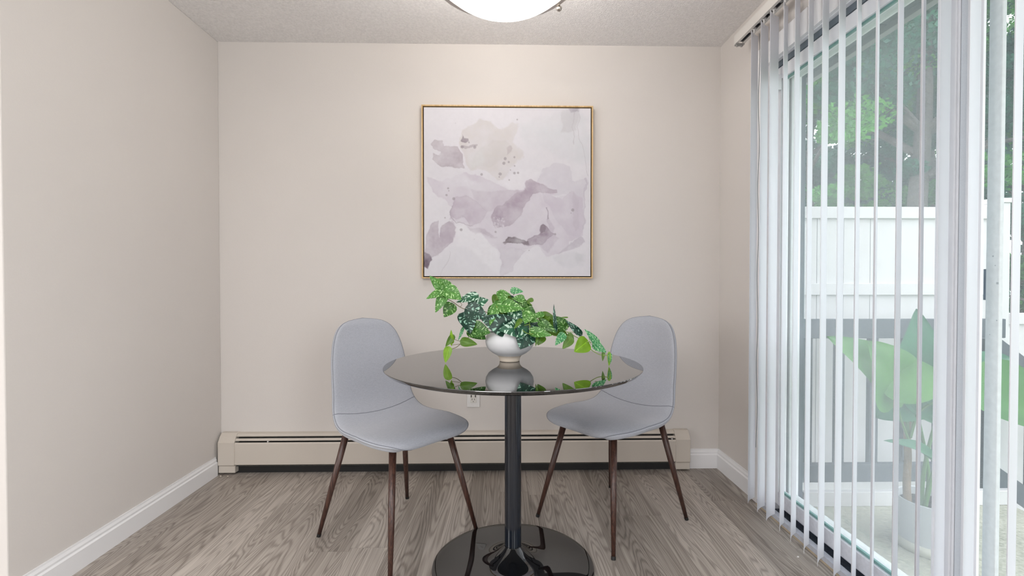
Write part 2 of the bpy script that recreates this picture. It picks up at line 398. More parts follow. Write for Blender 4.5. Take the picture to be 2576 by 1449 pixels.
# ------------------------------------------------------------------ baseboard heater
h = thing('baseboard_heater', 'long beige metal baseboard heater with dark slots along the back wall', 'heater', (-.26, YB, 0))
hx0, hx1 = -1.60, 1.085
def hb(): return MB()
off = (.26, -YB, 0)
def hbuild(m, name, mt, **k):
    o = m.build(name, mt, h, **k); o.location = off; return o
m = hb(); m.prism([(YB-.001, .05), (YB-.056, .056), (YB-.06, .06), (YB-.06, .176), (YB-.056, .183), (YB-.050, .183), (YB-.050, .062), (YB-.001, .058)], hx0+.085, hx1-.075, 'X'); hbuild(m, 'front_panel', HEATER)
m = hb(); m.box(hx0+.02, hx1-.02, YB-.012, YB-.001, .0, .224); hbuild(m, 'back_plate', HGREY)
m = hb(); m.prism([(YB-.001, .229), (YB-.026, .225), (YB-.037, .214), (YB-.035, .211), (YB-.024, .220), (YB-.001, .222)], hx0+.085, hx1-.075, 'X'); hbuild(m, 'top_cover', HEATER)
m = hb(); m.prism([(YB-.043, .2035), (YB-.052, .1935), (YB-.050, .191), (YB-.040, .200)], hx0+.085, hx1-.075, 'X'); hbuild(m, 'louver', HEATER)
m = hb(); m.box(hx0+.085, hx1-.075, YB-.048, YB-.013, .07, .175); hbuild(m, 'heating_element', HDARK)
m = hb(); m.box(hx0+.06, hx1-.06, YB-.02, YB-.0125, .0, .05); hbuild(m, 'dark_base_strip', HDARK)
m = hb(); m.prism([(YB-.0125, .062), (YB-.046, .050), (YB-.046, .046), (YB-.0125, .036)], hx0+.085, hx1-.075, 'X'); hbuild(m, 'damper', HGREY)
cap = [(YB-.001, .233), (YB-.028, .231), (YB-.046, .214), (YB-.066, .186), (YB-.066, .058), (YB-.058, .052), (YB-.058, .012), (YB-.001, .008)]
m = hb(); m.prism(cap, hx0, hx0+.092, 'X'); o = hbuild(m, 'end_cap', HEATER, bevel=.003)
m = hb(); m.prism(cap, hx1-.084, hx1, 'X'); o = hbuild(m, 'end_cap', HEATER, bevel=.003)
m = hb()
for x in (-1.33, .98): hbuild(MB().box(x, x+.006, YB-.052, YB-.035, .184, .190), 'damper_clip', WHITEPL)

# paint chips on the floor
random.seed(4)
for k, (px, py, r_, lb) in enumerate(((566, 1191, .008, 'larger beige plaster crumb under left end of the heater'), (590, 1186, .006, 'small tan plaster crumb in front of heater beside its left end cap'), (2008, 1402, .005, 'tiny curled white paint flake on floor near the blinds'))):
    p = at_z(px, py, .0); p.y = min(p.y, YB-.075)
    mm = MB(); vs = []
    for i in range(7):
        a = i/7*6.283; rr = r_*random.uniform(.6, 1.1); vs.append((math.cos(a)*rr, math.sin(a)*rr*.6))
    mm.prism(vs, .0002, r_*.7, 'Z'); o = mm.build('plaster_crumb', CHIP if k < 2 else WHITEPL, loc=(p.x, p.y, 0)); tag(o, lb, 'crumb')

# ------------------------------------------------------------------ outlet
ox = (-.2-.127)/2-.001; oz = .425
t = thing('wall_outlet', 'white wall outlet with USB ports half hidden below the tabletop', 'outlet', (ox, YB, oz))
MB().box(-.037, .037, -.006, -.0005, -.06, .06).build('cover_plate', WHITEPL, t, bevel=.002)
MB().box(-.0175, .0175, -.0085, -.0005, -.034, .034).build('receptacle', mat('receptacle_white', (.66, .64, .60, 1), .3), t, bevel=.001)
m = MB()
for s in (-1, 1):
    m.box(s*.012-.003, s*.012+.003, -.0092, -.008, -.002, .012)
    m.box(s*.0068-.0013, s*.0068+.0013, -.0092, -.008, -.018, -.009)
m.lathe([(.0001, 0), (.0024, 0), (.0024, .0005)], 0, 0, 12)
k = len(m.v)-36
m.v[k:] = [(x, -.0088-z, y-.0265) for x, y, z in m.v[k:]]
m.build('socket_slot', SLOT, t)
m = MB(); m.lathe([(.0001, .0012), (.002, .001), (.0028, 0)], 0, 0, 12); m.v = [(x, -.006-z, y-.050) for x, y, z in m.v]; m.build('screw', WHITEPL, t)

# ------------------------------------------------------------------ painting
def noise2(n, cells, seed):
    rs = np.random.RandomState(seed); g = rs.rand(cells+3, cells+3)
    x = np.linspace(0, cells, n, endpoint=False); i = x.astype(int); f = x-i; f = f*f*(3-2*f)
    a = g[i][:, i]; b_ = g[i][:, i+1]; c = g[i+1][:, i]; d = g[i+1][:, i+1]
    fx = f[None, :]; fy = f[:, None]
    return (a*(1-fx)+b_*fx)*(1-fy)+(c*(1-fx)+d*fx)*fy-.5
def fbm(n, cells, seed, o=4):
    r = 0; amp = 1
    for k in range(o): r = r+noise2(n, cells*2**k, seed+k)*amp; amp *= .55
    return r
def paint(n=430):
    yy, xx = np.mgrid[0:n, 0:n]; X0 = 78+xx/(n-1)*1297.; Y0 = 72+yy/(n-1)*1297.
    wx = fbm(n, 9, 1, 5)*42; wy = fbm(n, 9, 11, 5)*42
    X = X0+wx; Y = Y0+wy
    lin = lambda c: np.array([srgb(*c)[k] for k in range(3)])
    img = np.ones((n, n, 3))*lin((223, 221, 227))
    g = fbm(n, 4, 30, 5)[..., None]
    img = img*(1+.05*g)
    def sd(poly, X=X, Y=Y):
        d = np.full(X.shape, 1e9); ins = np.zeros(X.shape, bool); k = len(poly)
        for i in range(k):
            x1, y1 = poly[i]; x2, y2 = poly[(i+1) % k]; dx, dy = x2-x1, y2-y1
            t = np.clip(((X-x1)*dx+(Y-y1)*dy)/(dx*dx+dy*dy+1e-9), 0, 1)
            d = np.minimum(d, np.hypot(X-x1-t*dx, Y-y1-t*dy))
            if y1 != y2:
                c = ((y1 > Y) != (y2 > Y)) & (X < dx*(Y-y1)/(y2-y1)+x1); ins ^= c
        return np.where(ins, d, -d)
    tex = .5+fbm(n, 14, 50, 4); tex2 = .5+fbm(n, 60, 70, 2)
    def blob(poly, col, a, soft=6, edge=.25, mott=.5, grad=None):
        nonlocal img
        d = sd(poly); m_ = np.clip((d+soft)/(2*soft), 0, 1); m_ = m_*m_*(3-2*m_)
        al = a*m_*(1-mott+mott*np.clip(tex*1.3, 0, 1.4))*(1-.12+.24*tex2)
        if grad is not None:
            (gx, gy), rad = grad; al = al*np.clip(1-np.hypot(X0-gx, Y0-gy)/rad, .25, 1)
        al = al+edge*a*m_*np.exp(-np.abs(d-3)/4.5)
        al = np.clip(al, 0, 1)[..., None]; img = img*(1-al)+lin(col)*al
    def dot(x, y, r, col, a=.8):
        nonlocal img
        d = r-np.hypot(X0+wx*.15-x, Y0+wy*.15-y); m_ = np.clip((d+2.5)/5, 0, 1)*a; img = img*(1-m_[..., None])+lin(col)*m_[..., None]
    def line(pts, wd, col, a):
        nonlocal img
        d = np.full(X.shape, 1e9)
        for (x1, y1), (x2, y2) in zip(pts, pts[1:]):
            dx, dy = x2-x1, y2-y1; t = np.clip(((X-x1)*dx+(Y-y1)*dy)/(dx*dx+dy*dy), 0, 1); d = np.minimum(d, np.hypot(X-x1-t*dx, Y-y1-t*dy))
        m_ = np.clip((wd-d)/3+.5, 0, 1)*a; img = img*(1-m_[..., None])+lin(col)*m_[..., None]
    blob([(820, 180), (1000, 130), (1250, 100), (1370, 160), (1370, 480), (1200, 470), (1040, 400), (900, 380), (840, 300)], (212, 214, 219), .7, 30, 0)
    blob([(345, 235), (500, 180), (600, 160), (650, 200), (690, 215), (740, 180), (815, 180), (800, 250), (770, 330), (860, 400), (860, 440), (760, 520), (660, 625), (560, 560), (430, 545), (380, 500), (360, 400), (330, 300)], (209, 204, 202), .62, 9, .10)
    blob([(540, 360), (600, 308), (700, 308), (775, 365), (765, 420), (700, 440), (600, 520), (500, 530), (430, 540), (470, 430)], (203, 200, 199), .35, 10, .35)
    blob([(400, 440), (520, 400), (560, 470), (520, 530), (430, 530)], (216, 217, 219), .7, 20, 0)
    blob([(1145, 112), (1200, 92), (1282, 82), (1283, 250), (1215, 262), (1140, 245)], (203, 202, 207), .75, 9, .1)
    blob([(1203, 82), (1282, 78), (1280, 118), (1225, 122)], (172, 166, 178), .75, 7, .1)
    line([(1250, 110), (1252, 230), (1262, 355)], 3, (190, 186, 193), .6); line([(1285, 130), (1300, 300), (1330, 470), (1347, 600)], 2.5, (190, 186, 193), .55)
    blob([(1000, 520), (1130, 496), (1205, 510), (1232, 600), (1290, 620), (1342, 622), (1330, 800), (1335, 1000), (1290, 1060), (1200, 1040), (1100, 900), (1030, 800), (950, 660)], (207, 203, 213), .75, 5, .18)
    blob([(85, 620), (200, 640), (380, 560), (480, 590), (560, 620), (640, 650), (740, 712), (850, 705), (880, 650), (960, 660), (1100, 700), (1060, 740), (1150, 790), (1240, 700), (1320, 760), (1335, 900), (1320, 1050), (1210, 1100), (1190, 1170), (1040, 1212), (960, 1150), (800, 1170), (640, 1160), (540, 1060), (400, 980), (330, 955), (280, 925), (300, 850), (230, 800), (150, 740)], (202, 193, 206), .62, 7, .22)
    blob([(85, 560), (160, 540), (330, 570), (480, 640), (560, 700), (420, 690), (300, 680), (180, 640)], (221, 219, 226), .75, 18, 0)
    blob([(860, 790), (960, 800), (1010, 880), (900, 980), (820, 1050), (700, 1060), (700, 1000), (800, 900)], (212, 207, 216), .75, 10, .1)
    blob([(1060, 740), (1190, 740), (1195, 750), (1110, 765)], (224, 222, 228), .9, 5, 0)
    blob([(880, 640), (905, 626), (960, 662), (1090, 680), (1098, 712), (1000, 722), (930, 755), (860, 835), (790, 920), (740, 972), (650, 1000), (600, 915), (625, 850), (700, 820), (780, 752), (850, 712)], (176, 163, 177), .80, 4, .2)
    blob([(310, 762), (420, 750), (520, 820), (560, 860), (500, 950), (420, 978), (380, 912), (320, 935), (283, 900), (300, 830)], (178, 164, 180), .75, 6, .3, grad=((330, 870), 330))
    blob([(430, 690), (560, 715), (740, 712), (850, 720), (760, 790), (640, 850), (560, 860), (470, 780)], (190, 180, 192), .55, 10, .15)
    blob([(140, 345), (175, 312), (235, 316), (242, 350), (332, 375), (355, 430), (350, 500), (368, 530), (300, 525), (200, 512), (155, 480), (155, 425), (205, 432), (232, 412), (160, 380)], (184, 175, 184), .8, 4, .2)
    blob([(205, 412), (225, 408), (232, 432), (212, 438)], (221, 219, 225), .9, 3, 0)
    blob([(343, 278), (367, 310), (412, 318), (415, 335), (380, 346), (352, 330)], (155, 145, 153), .85, 3, .1)
    line([(368, 375), (400, 378), (430, 365), (465, 372)], 9, (170, 160, 168), .6)
    blob([(720, 370), (765, 360), (775, 390), (740, 425)], (184, 175, 180), .55, 5, .1)
    blob([(85, 1050), (130, 960), (190, 930), (210, 1060), (232, 970), (280, 940), (330, 1000), (300, 1120), (230, 1180), (150, 1222), (120, 1302), (85, 1290)], (180, 169, 181), .75, 6, .2)
    blob([(85, 1178), (130, 1190), (152, 1240), (118, 1305), (85, 1285)], (118, 104, 118), .8, 6, .1)
    blob([(220, 1000), (300, 940), (330, 1000), (290, 1110), (235, 1140)], (183, 172, 185), .5, 8, .15)
    blob([(420, 985), (560, 1020), (650, 1080), (600, 1075), (500, 1050)], (176, 164, 178), .6, 10, .2)
    blob([(860, 1110), (900, 1078), (950, 1060), (970, 1040), (985, 970), (1010, 952), (1045, 1000), (1105, 1050), (1060, 1090), (1000, 1130), (940, 1142), (830, 1130)], (156, 142, 156), .85, 4, .25)
    blob([(693, 1118), (735, 1068), (790, 1082), (870, 1112), (890, 1130), (820, 1130), (740, 1120)], (124, 114, 120), .85, 3, .2)
    blob([(980, 1040), (985, 968), (1008, 955), (1030, 990), (1010, 1030)], (140, 128, 138), .7, 5, .2)
    blob([(1030, 845), (1060, 900), (1110, 1000), (1090, 1050), (1150, 1080), (1040, 1180), (960, 1140), (1060, 1070), (1050, 900)], (186, 175, 190), .6, 8, .2)
    blob([(650, 1160), (800, 1165), (880, 1170), (812, 1230), (780, 1290), (770, 1345), (690, 1365), (680, 1260)], (203, 197, 207), .75, 5, .2)
    blob([(1220, 1110), (1300, 1058), (1332, 1100), (1200, 1172), (1100, 1200)], (190, 183, 195), .6, 7, .25)
    blob([(1080, 1210), (1250, 1180), (1345, 1200), (1330, 1290), (1180, 1310), (1090, 1260)], (211, 211, 217), .7, 16, .05)
    blob([(1270, 1180), (1330, 1190), (1345, 1250), (1290, 1270)], (200, 201, 206), .5, 12, .05)
    blob([(90, 1330), (300, 1150), (480, 1180), (560, 1300), (500, 1360), (200, 1365)], (216, 215, 221), .5, 25, .05)
    blob([(330, 980), (480, 1010), (640, 1150), (680, 1340), (560, 1300), (420, 1140), (330, 1150)], (229, 228, 233), .75, 18, 0)
    blob([(690, 600), (900, 520), (1000, 560), (880, 640), (860, 690), (740, 700), (640, 640)], (228, 226, 232), .7, 22, 0)
    blob([(560, 920), (600, 960), (700, 1000), (650, 1060), (560, 1030), (480, 960)], (213, 208, 217), .5, 10, .05)
    blob([(1255, 700), (1290, 760), (1300, 980), (1260, 1000), (1250, 850)], (196, 189, 200), .5, 6, .15)
    line([(1330, 620), (1332, 700), (1340, 820), (1332, 960), (1325, 1000)], 5, (196, 190, 202), .6)
    line([(1032, 845), (1048, 885), (1062, 915)], 3, (130, 118, 130), .7)
    line([(300, 830), (283, 900), (322, 960), (340, 955), (400, 975), (450, 970)], 2.2, (150, 140, 150), .55)
    line([(280, 1180), (262, 1260), (215, 1365)], 1.5, (185, 178, 186), .5)
    rng = random.Random(3)
    for (x, y, r_) in ((250, 746, 9), (263, 692, 8), (268, 712, 5), (308, 772, 11), (526, 586, 10), (710, 460, 12), (700, 494, 12), (738, 486, 8), (783, 450, 8), (668, 578, 12), (660, 600, 6), (783, 516, 6), (780, 574, 10), (808, 572, 9), (738, 625, 6), (750, 548, 5), (468, 376, 12), (374, 374, 12), (424, 340, 6), (1238, 859, 12), (366, 1013, 11), (1100, 1045, 9), (706, 1114, 11), (635, 1028, 8), (1225, 882, 4), (320, 190, 3), (470, 1085, 3), (1216, 720, 3), (895, 1170, 4), (242, 918, 5), (800, 160, 6)):
        dot(x, y, r_, (150, 140, 148) if r_ > 3 else (190, 185, 190), .65)
    for k in range(40): dot(rng.uniform(620, 700), rng.uniform(900, 990), rng.uniform(3, 8), (216, 212, 220) if k % 2 else (170, 158, 172), .6)
    return np.clip(img*.86*(.985+.03*tex2[..., None]), 0, 1)
px0, px1, pz0, pz1 = -.456, .524, 1.113, 2.100
pc = ((px0+px1)/2, (pz0+pz1)/2)
pt = thing('wall_painting', 'square abstract painting in lavender and grey washes in a thin pale gold frame', 'painting', (pc[0], YB, pz0))
hw = (px1-px0)/2; HH = pz1-pz0; fw = .007; gp = .006
m = MB()
m.box(-hw, hw, -.036, -.002, 0, fw); m.box(-hw, hw, -.036, -.002, HH-fw, HH); m.box(-hw, -hw+fw, -.036, -.002, fw, HH-fw); m.box(hw-fw, hw, -.036, -.002, fw, HH-fw)
m.build('frame', FRAMEG, pt)
MB().box(-hw+fw, hw-fw, -.010, -.003, fw, HH-fw).build('backing', CANEDGE, pt)
cw = hw-fw-gp; n = 430; img = paint(n)
xs = np.linspace(-cw, cw, n); zs = np.linspace(HH-fw-gp, fw+gp, n)
V = np.zeros((n*n+8, 3)); V[:n*n, 0] = np.tile(xs, n); V[:n*n, 2] = np.repeat(zs, n); V[:n*n, 1] = -.030
idx = np.arange(n*n).reshape(n, n); Fq = np.stack([idx[:-1, :-1], idx[1:, :-1], idx[1:, 1:], idx[:-1, 1:]], -1).reshape(-1, 4).tolist()
zt, zb = HH-fw-gp, fw+gp
V[n*n:] = [(-cw, -.0299, zb), (cw, -.0299, zb), (cw, -.0299, zt), (-cw, -.0299, zt), (-cw, -.010, zb), (cw, -.010, zb), (cw, -.010, zt), (-cw, -.010, zt)]
k = n*n; Fq += [[k, k+4, k+5, k+1], [k+1, k+5, k+6, k+2], [k+2, k+6, k+7, k+3], [k+3, k+7, k+4, k]]
me = bpy.data.meshes.new('canvas'); me.from_pydata(V.tolist(), [], Fq)
ca = me.color_attributes.new('paint', 'FLOAT_COLOR', 'POINT'); arr = np.ones((n*n+8, 4), dtype=np.float32); arr[:n*n, :3] = img.reshape(-1, 3); arr[n*n:, :3] = .6
ca.data.foreach_set('color', arr.ravel())
CANVAS = mat('painted_canvas', (.8, .8, .8, 1), .7); NN = CANVAS.node_tree.nodes; at = NN.new('ShaderNodeAttribute'); at.attribute_name = 'paint'
CANVAS.node_tree.links.new(at.outputs['Color'], NN['Principled BSDF'].inputs['Base Color'])
me.materials.append(CANVAS); o = bpy.data.objects.new('canvas', me); C.objects.link(o); o.parent = pt

# ------------------------------------------------------------------ table
TX, TY, TZ = .043, 1.868, .785
t = thing('pedestal_table', 'round glossy black pedestal dining table with flared disc base', 'table', (TX, TY, 0))
MB().lathe([(.0001, TZ-.034), (.30, TZ-.034), (.44, TZ-.0215), (.468, TZ-.0150), (.4715, TZ-.0132), (.4738, TZ-.0112), (.4812, TZ-.0020), (.4806, TZ-.0005), (.4792, TZ), (.4775, TZ), (.2, TZ), (.0001, TZ)], n=200).build('tabletop', TOPM, t, auto=18)
MB().lathe([(.03, .075), (.0318, .077), (.0318, .30), (.0318, TZ-.066), (.034, TZ-.064), (.034, TZ-.056), (.10, TZ-.042), (.10, TZ-.0335), (.0001, TZ-.0335)], n=64).build('column', BLACKM, t, auto=40)
prof = [(.0001, .001), (.300, .001), (.3065, .004), (.3085, .010), (.3065, .016), (.300, .0195), (.285, .021)]
for i in range(1, 25):
    u = i/24; r = .285+(.0335-.285)*u; z = .021+.022*u+.044*max(0, (u-.55)/.45)**2.6; prof.append((r, z))
prof += [(.0335, .089), (.0318, .090)]
MB().lathe(prof, n=160).build('base', BLACK, t, auto=35)

# ------------------------------------------------------------------ chairs
def chair(name, label, feet, fwd_deg, ctr):
    # feet: world positions front-left, front-right, rear-right, rear-left in chair sense (given as local below)
    t = thing(name, label, 'chair', (ctr[0], ctr[1], 0), R(fwd_deg), 'grey dining chairs at the table')
    # local frame: +Y forward, +X right
    P = [(.238, .452), (.243, .466), (.232, .480), (.205, .486), (.15, .484), (.07, .476), (0, .471), (-.07, .472), (-.13, .484), (-.175, .508), (-.207, .545), (-.228, .60), (-.244, .68), (-.258, .77), (-.272, .86), (-.280, .905), (-.283, .925)]
    path = smooth_path([Vector((0, y, z)) for y, z in P], 8)
    d = [0]
    for a, b_ in zip(path, path[1:]): d.append(d[-1]+(b_-a).length)
    Lt = d[-1]
    def prof_at(s):
        s = max(0, min(Lt, s)); i = 0
        while i < len(d)-2 and d[i+1] < s: i += 1
        f = (s-d[i])/(d[i+1]-d[i]); p = path[i].lerp(path[i+1], f)
        a = path[max(i-1, 0)]; c = path[min(i+2, len(path)-1)]; tg = (c-a).normalized()
        return p, Vector((0, tg.z, -tg.y)), tg
    W = [(0, .0), (.010, .128), (.025, .174), (.05, .205), (.09, .226), (.14, .238), (.20, .243), (.28, .243), (.36, .237), (.44, .226), (.52, .215), (.60, .208), (.70, .203), (.80, .195), (.87, .182), (.92, .164), (.955, .140), (.980, .106), (.992, .072), (1, 0)]
    def hwid(v):
        for (a, wa), (b_, wb) in zip(W, W[1:]):
            if v <= b_:
                k = (v-a)/(b_-a)
                if a == 0: return wb*math.sqrt(max(0, 1-(1-k)**2))
                if b_ == 1: return wa*math.sqrt(max(0, 1-k*k))
                # catmull-ish smooth
                return wa+(wb-wa)*k
    nu, nv = 28, 70
    vs = [0.5-0.5*math.cos(math.pi*i/nv) for i in range(nv+1)]
    vs = [v*.6+.4*(i/nv) for i, v in enumerate(vs)]
    wv = [hwid(v) for v in vs]
    for _ in range(3): wv = [wv[0]]+[(wv[i-1]+2*wv[i]+wv[i+1])/4 for i in range(1, nv)]+[wv[-1]]
    def surf(u, i, side):
        v = vs[i]; p, nrm, tg = prof_at(v*Lt-.032*(1-u*u)*math.exp(-((v*Lt-.455)/.10)**2)); w_ = wv[i]
        back = max(0, min(1, (v-.42)/.25)); back = back*back*(3-2*back)
        cur = (1-back)*.012*min(1, v/.3)+back*.040
        x = w_*u
        dish = cur*(x/.21)**2
        fr = max(0, (.24-v)/.24)
        droop = .016*fr*(x/.21)**2
        q = p+nrm*dish+Vector((x*(1-.03*back*u*u), 0, -droop))
        e = min(1, max(0, 1-abs(u)**14))**.5
        ev = min(1, min(v, 1-v)/.035)**.5
        th = (.014 if side > 0 else .024)*e*ev
        pad = .006*(1-u*u)*min(1, min(v, 1-v)/.12)
        return q+nrm*(side*th+(pad if side > 0 else 0))
    us = [math.sin(math.pi/2*(-1+2*j/nu)) for j in range(nu+1)]
    SV = next(i for i, v in enumerate(vs) if v*Lt > .455)
    for nm, a, b_ in (('seat', 0, SV), ('backrest', SV, nv)):
        m = MB()
        top = [[surf(u, i, 1) for u in us] for i in range(a, b_+1)]
        bot = [[surf(u, i, -1) for u in us][::-1] for i in range(a, b_+1)]
        m.grid([tr+br for tr, br in zip(top, bot)])
        o = m.build(nm, FABRIC, t, smooth=True)
    # piping round the rim and the seam across
    rim = [surf(1, i, 0) for i in range(nv+1)]+[surf(-1, i, 0) for i in range(nv-1, 0, -1)]; rim.append(rim[0])
    rim = [surf(.985 if k <= nv else -.985, k if k <= nv else 2*nv-k, 1)+Vector((0, 0, 0)) for k in range(2*nv)]; rim.append(rim[0])
    MB().tube(rim, .0015, 6, cap=False).build('piping', PIPING, t, smooth=True)
    sm = [surf(u, SV, 1)+Vector((0, .0002, .0002)) for u in us]
    MB().tube(sm, .0014, 6).build('seam', PIPING, t, smooth=True)
    # legs, given as world feet
    Mi = (Matrix.Translation((ctr[0], ctr[1], 0)) @ Matrix.Rotation(R(fwd_deg), 4, 'Z')).inverted()
    for fx, fy in feet:
        f = Mi @ Vector((fx, fy, 0)); tp = Vector((f.x*.64, f.y*.64-.004, .456)); f.z = .012
        mid = f.lerp(tp, .45)
        l = MB().tube([f, mid, tp], [.0085, .0125, .0148], 16).build('leg', LEGW, t, smooth=True)
        dd = (tp-f).normalized()
        MB().tube([f-dd*.0115, f+dd*.002], [.0088, .0092], 16).build('foot_cap', FOOTCAP, l)
        MB().lathe([(.0001, .001), (.017, .001), (.017, .005), (.0001, .008)], 0, 0, 20).build('mounting_plate', FOOTCAP, l, loc=tuple(tp))
    m = MB(); m.box(-.15, .15, -.13, -.10, .441, .449); m.box(-.15, .15, .10, .13, .441, .449); m.box(-.015, .015, -.12, .12, .441, .449)
    m.build('under_frame', FOOTCAP, t)
    return t
# left chair: forward (.74,-.67);  local +Y -> forward : angle from +Y
def ang(fx, fy): return math.degrees(math.atan2(-fx, fy))
chair('dining_chair', 'grey upholstered dining chair with dark wooden legs, left of the round table', [(-.784, 2.11), (-.477, 2.469), (-.114, 2.146), (-.402, 1.760)], ang(.74, -.67), (-.444, 2.122))
chair('dining_chair', 'grey upholstered dining chair with dark wooden legs, right of the table nearest the blinds', [(.17, 2.268), (.44, 1.91), (.847, 2.223), (.577, 2.58)], ang(-.798, -.602), (.508, 2.243))

# ------------------------------------------------------------------ ceiling light
LX, LY = .012, 1.85
t = thing('ceiling_light', 'round alabaster glass bowl ceiling light with nickel ring, switched on', 'ceiling light', (LX, LY, ZC))
zb = 2.110-ZC; RB = .256; RS = .345; AM = math.asin(RB/RS)
prof = []
for i in range(21):
    a = i/20*AM; prof.append((max(.0001, RS*math.sin(a)), zb+RS*(1-math.cos(a))))
ztop = prof[-1][1]
MB().lathe(prof, n=96).build('glass_bowl', LAMPM, t, smooth=True)
MB().lathe([(RB-.006, ztop-.010), (RB+.004, ztop-.014), (RB+.016, ztop-.006), (RB+.020, ztop+.002), (RB+.016, ztop+.010), (RB+.004, ztop+.014), (RB-.004, ztop+.012), (RB-.006, ztop-.010)], n=96).build('metal_ring', NICKEL, t, smooth=True)
MB().lathe([(.075, 0), (.075, -.012), (.06, -.03), (.012, -.036), (.012, ztop+.02), (.0001, ztop+.02)], n=32).build('canopy', NICKEL, t, auto=35)
for a in (35, 170, 290):
    c, s = math.cos(R(a)), math.sin(R(a))
    MB().tube([(c*.011, s*.011, -.04), (c*(RB+.008), s*(RB+.008), ztop+.01)], .004, 10).build('arm', NICKEL, t, smooth=True)
    kx, ky = c*(RB+.014), s*(RB+.014)
    m = MB(); m.lathe([(.0001, -.012), (.006, -.0105), (.0105, -.006), (.012, 0), (.0105, .006), (.006, .0105), (.0001, .012)], 0, 0, 20)
    m.tube([(0, 0, .008), (0, 0, .03)], .004, 8)
    m.build('knob', NICKEL, t, smooth=True, loc=(kx, ky, ztop-.019))

# ------------------------------------------------------------------ sliding glass door
PXF0, PXF1 = 1.298, 1.338        # fixed panel
PXS0, PXS1 = 1.348, 1.386        # sliding panel
dr = MB()
dr.box(1.258, XR+.002, D1, D1+.072, 0, 2.228); dr.box(1.258, XR+.002, D0-.072, D0, 0, 2.228); dr.box(1.258, XR+.004, D0, D1, 2.126, 2.228)
struct(dr.build('trim_1', TRIM, bevel=.002))
df = MB()
df.box(XR, XR+.14, 2.300, D1, 0, ZD); df.box(XR, XR+.14, D0, D0+.07, 0, ZD)          # jambs
df.box(XR, XR+.14, D0+.07, 2.30, ZD-.008, ZD)
df.box(XR, 1.292, D0+.07, 2.30, 2.128, 2.136)
df.box(1.392, 1.415, D0+.07, 2.30, 2.06, ZD)
door = df.build('door_1', VINYL); struct(door)
df2 = MB(); df2.box(XR-.02, PXF0-.016, D0, D1-.0, 0, .026); df2.box(PXF1+.0, 1.43, D0, 2.30, 0, .026); df2.build('threshold', SILL, door)
df3 = MB(); df3.box(PXF0-.012, PXF1, D0+.07, 2.30, 0, .012); df4 = MB(); df4.box(PXF0-.004, PXF1, D0+.07, 2.30, 2.096, ZD-.008); df4.build('head_track', mat('head_track_grey', (.15, .18, .21, 1), .6), door); df3.build('track_groove', DARKTRACK, door)
MB().box(XR-.0245, XR-.02, .2, D1, 0, .006).build('threshold_strip', mat('oak_strip', (.46, .38, .28, 1), .6), door)
fp = MB()
fp.box(PXF0, PXF1, 2.268, 2.30, .045, 2.094); fp.box(PXF0, PXF1, 1.374, 1.447, .045, 2.094)
fp.box(PXF0, PXF1, 1.447, 2.268, 2.036, 2.094)
fp.box(PXF0-.006, PXF0, 1.380, 1.404, .05, 2.09)
pf = fp.build('fixed_panel_frame', VINYL, door, bevel=.002)
MB().box(PXF0, PXF1, 1.4475, 2.2675, .045, .108).build('bottom_rail', mat('brushed_rail', (.66, .67, .72, 1), .4, var=(70, .06)), pf, bevel=.002)
m = MB(); m.box(1.310, 1.316, 1.452, 2.27, .106, 2.04); m.build('glass_pane', GLASS, pf)
m = MB(); m.box(1.308, 1.318, 2.256, 2.268, .108, 2.036); m.box(1.308, 1.318, 1.455, 2.268, .108, .118); m.box(1.308, 1.318, 1.455, 2.268, 2.028, 2.036)
m.build('glazing_bead', mat('glass_edge', (.18, .34, .32, 1), .3), pf)
m = MB(); m.box(1.299, 1.338, 1.351, 1.3705, .045, 2.094); m.build('weather_strip', mat('weatherstrip', (.64, .68, .72, 1), .8, var=(400, .04)), pf)
m = MB(); m.box(1.302, 1.338, 1.3705, 1.374, .05, 2.09); m.build('gasket', TRACKGREY, pf)
m = MB(); m.box(1.298, 1.305, 1.305, 1.351, .045, 2.094); m.build('interlock', VINYL, pf)
sp_ = MB()
sp_.box(PXS0, PXS0+.012, 1.303, 1.340, .03, 2.10); sp_.box(PXS0, PXS0+.012, 2.264, 2.299, .03, 2.10)
sp_.box(PXS0, PXS1, 1.340, 2.264, .03, .095); sp_.box(PXS0, PXS1, 1.340, 2.264, 2.045, 2.10)
ps = sp_.build('sliding_panel_frame', VINYL_DIRTY, door, bevel=.002)
m = MB(); m.box(1.362, 1.368, 1.340, 2.245, .09, 2.05); m.build('glass_pane', GLASS, ps)
m = MB(); m.box(PXS0+.002, PXS0+.020, 1.338, 1.348, 1.046, 1.132); m.build('latch', TRACKGREY, ps)
m = MB()
for (y, z, s) in ((1.318, 1.165, .004), (1.312, 1.14, .003), (1.304, 1.09, .006), (1.306, .99, .003), (1.325, .95, .002)): m.box(PXS0-.0006, PXS0+.001, y, y+s, z, z+s)
m.build('scuff_mark', mat('scuff', (.38, .42, .44, 1), .8), ps)
m = MB(); m.box(1.398, 1.3995, D0+.07, 1.36, .03, 2.06)
SCR = bpy.data.materials.new('insect_mesh'); SCR.use_nodes = True; _n = SCR.node_tree.nodes; _l = SCR.node_tree.links
_t = _n.new('ShaderNodeBsdfTransparent'); _m = _n.new('ShaderNodeMixShader'); _m.inputs[0].default_value = .16
_n['Principled BSDF'].inputs['Base Color'].default_value = (.55, .60, .62, 1); _n['Principled BSDF'].inputs['Roughness'].default_value = .8
_l.new(_t.outputs[0], _m.inputs[1]); _l.new(_n['Principled BSDF'].outputs[0], _m.inputs[2]); _l.new(_m.outputs[0], _n['Material Output'].inputs['Surface'])
m.build('insect_screen', SCR, door)
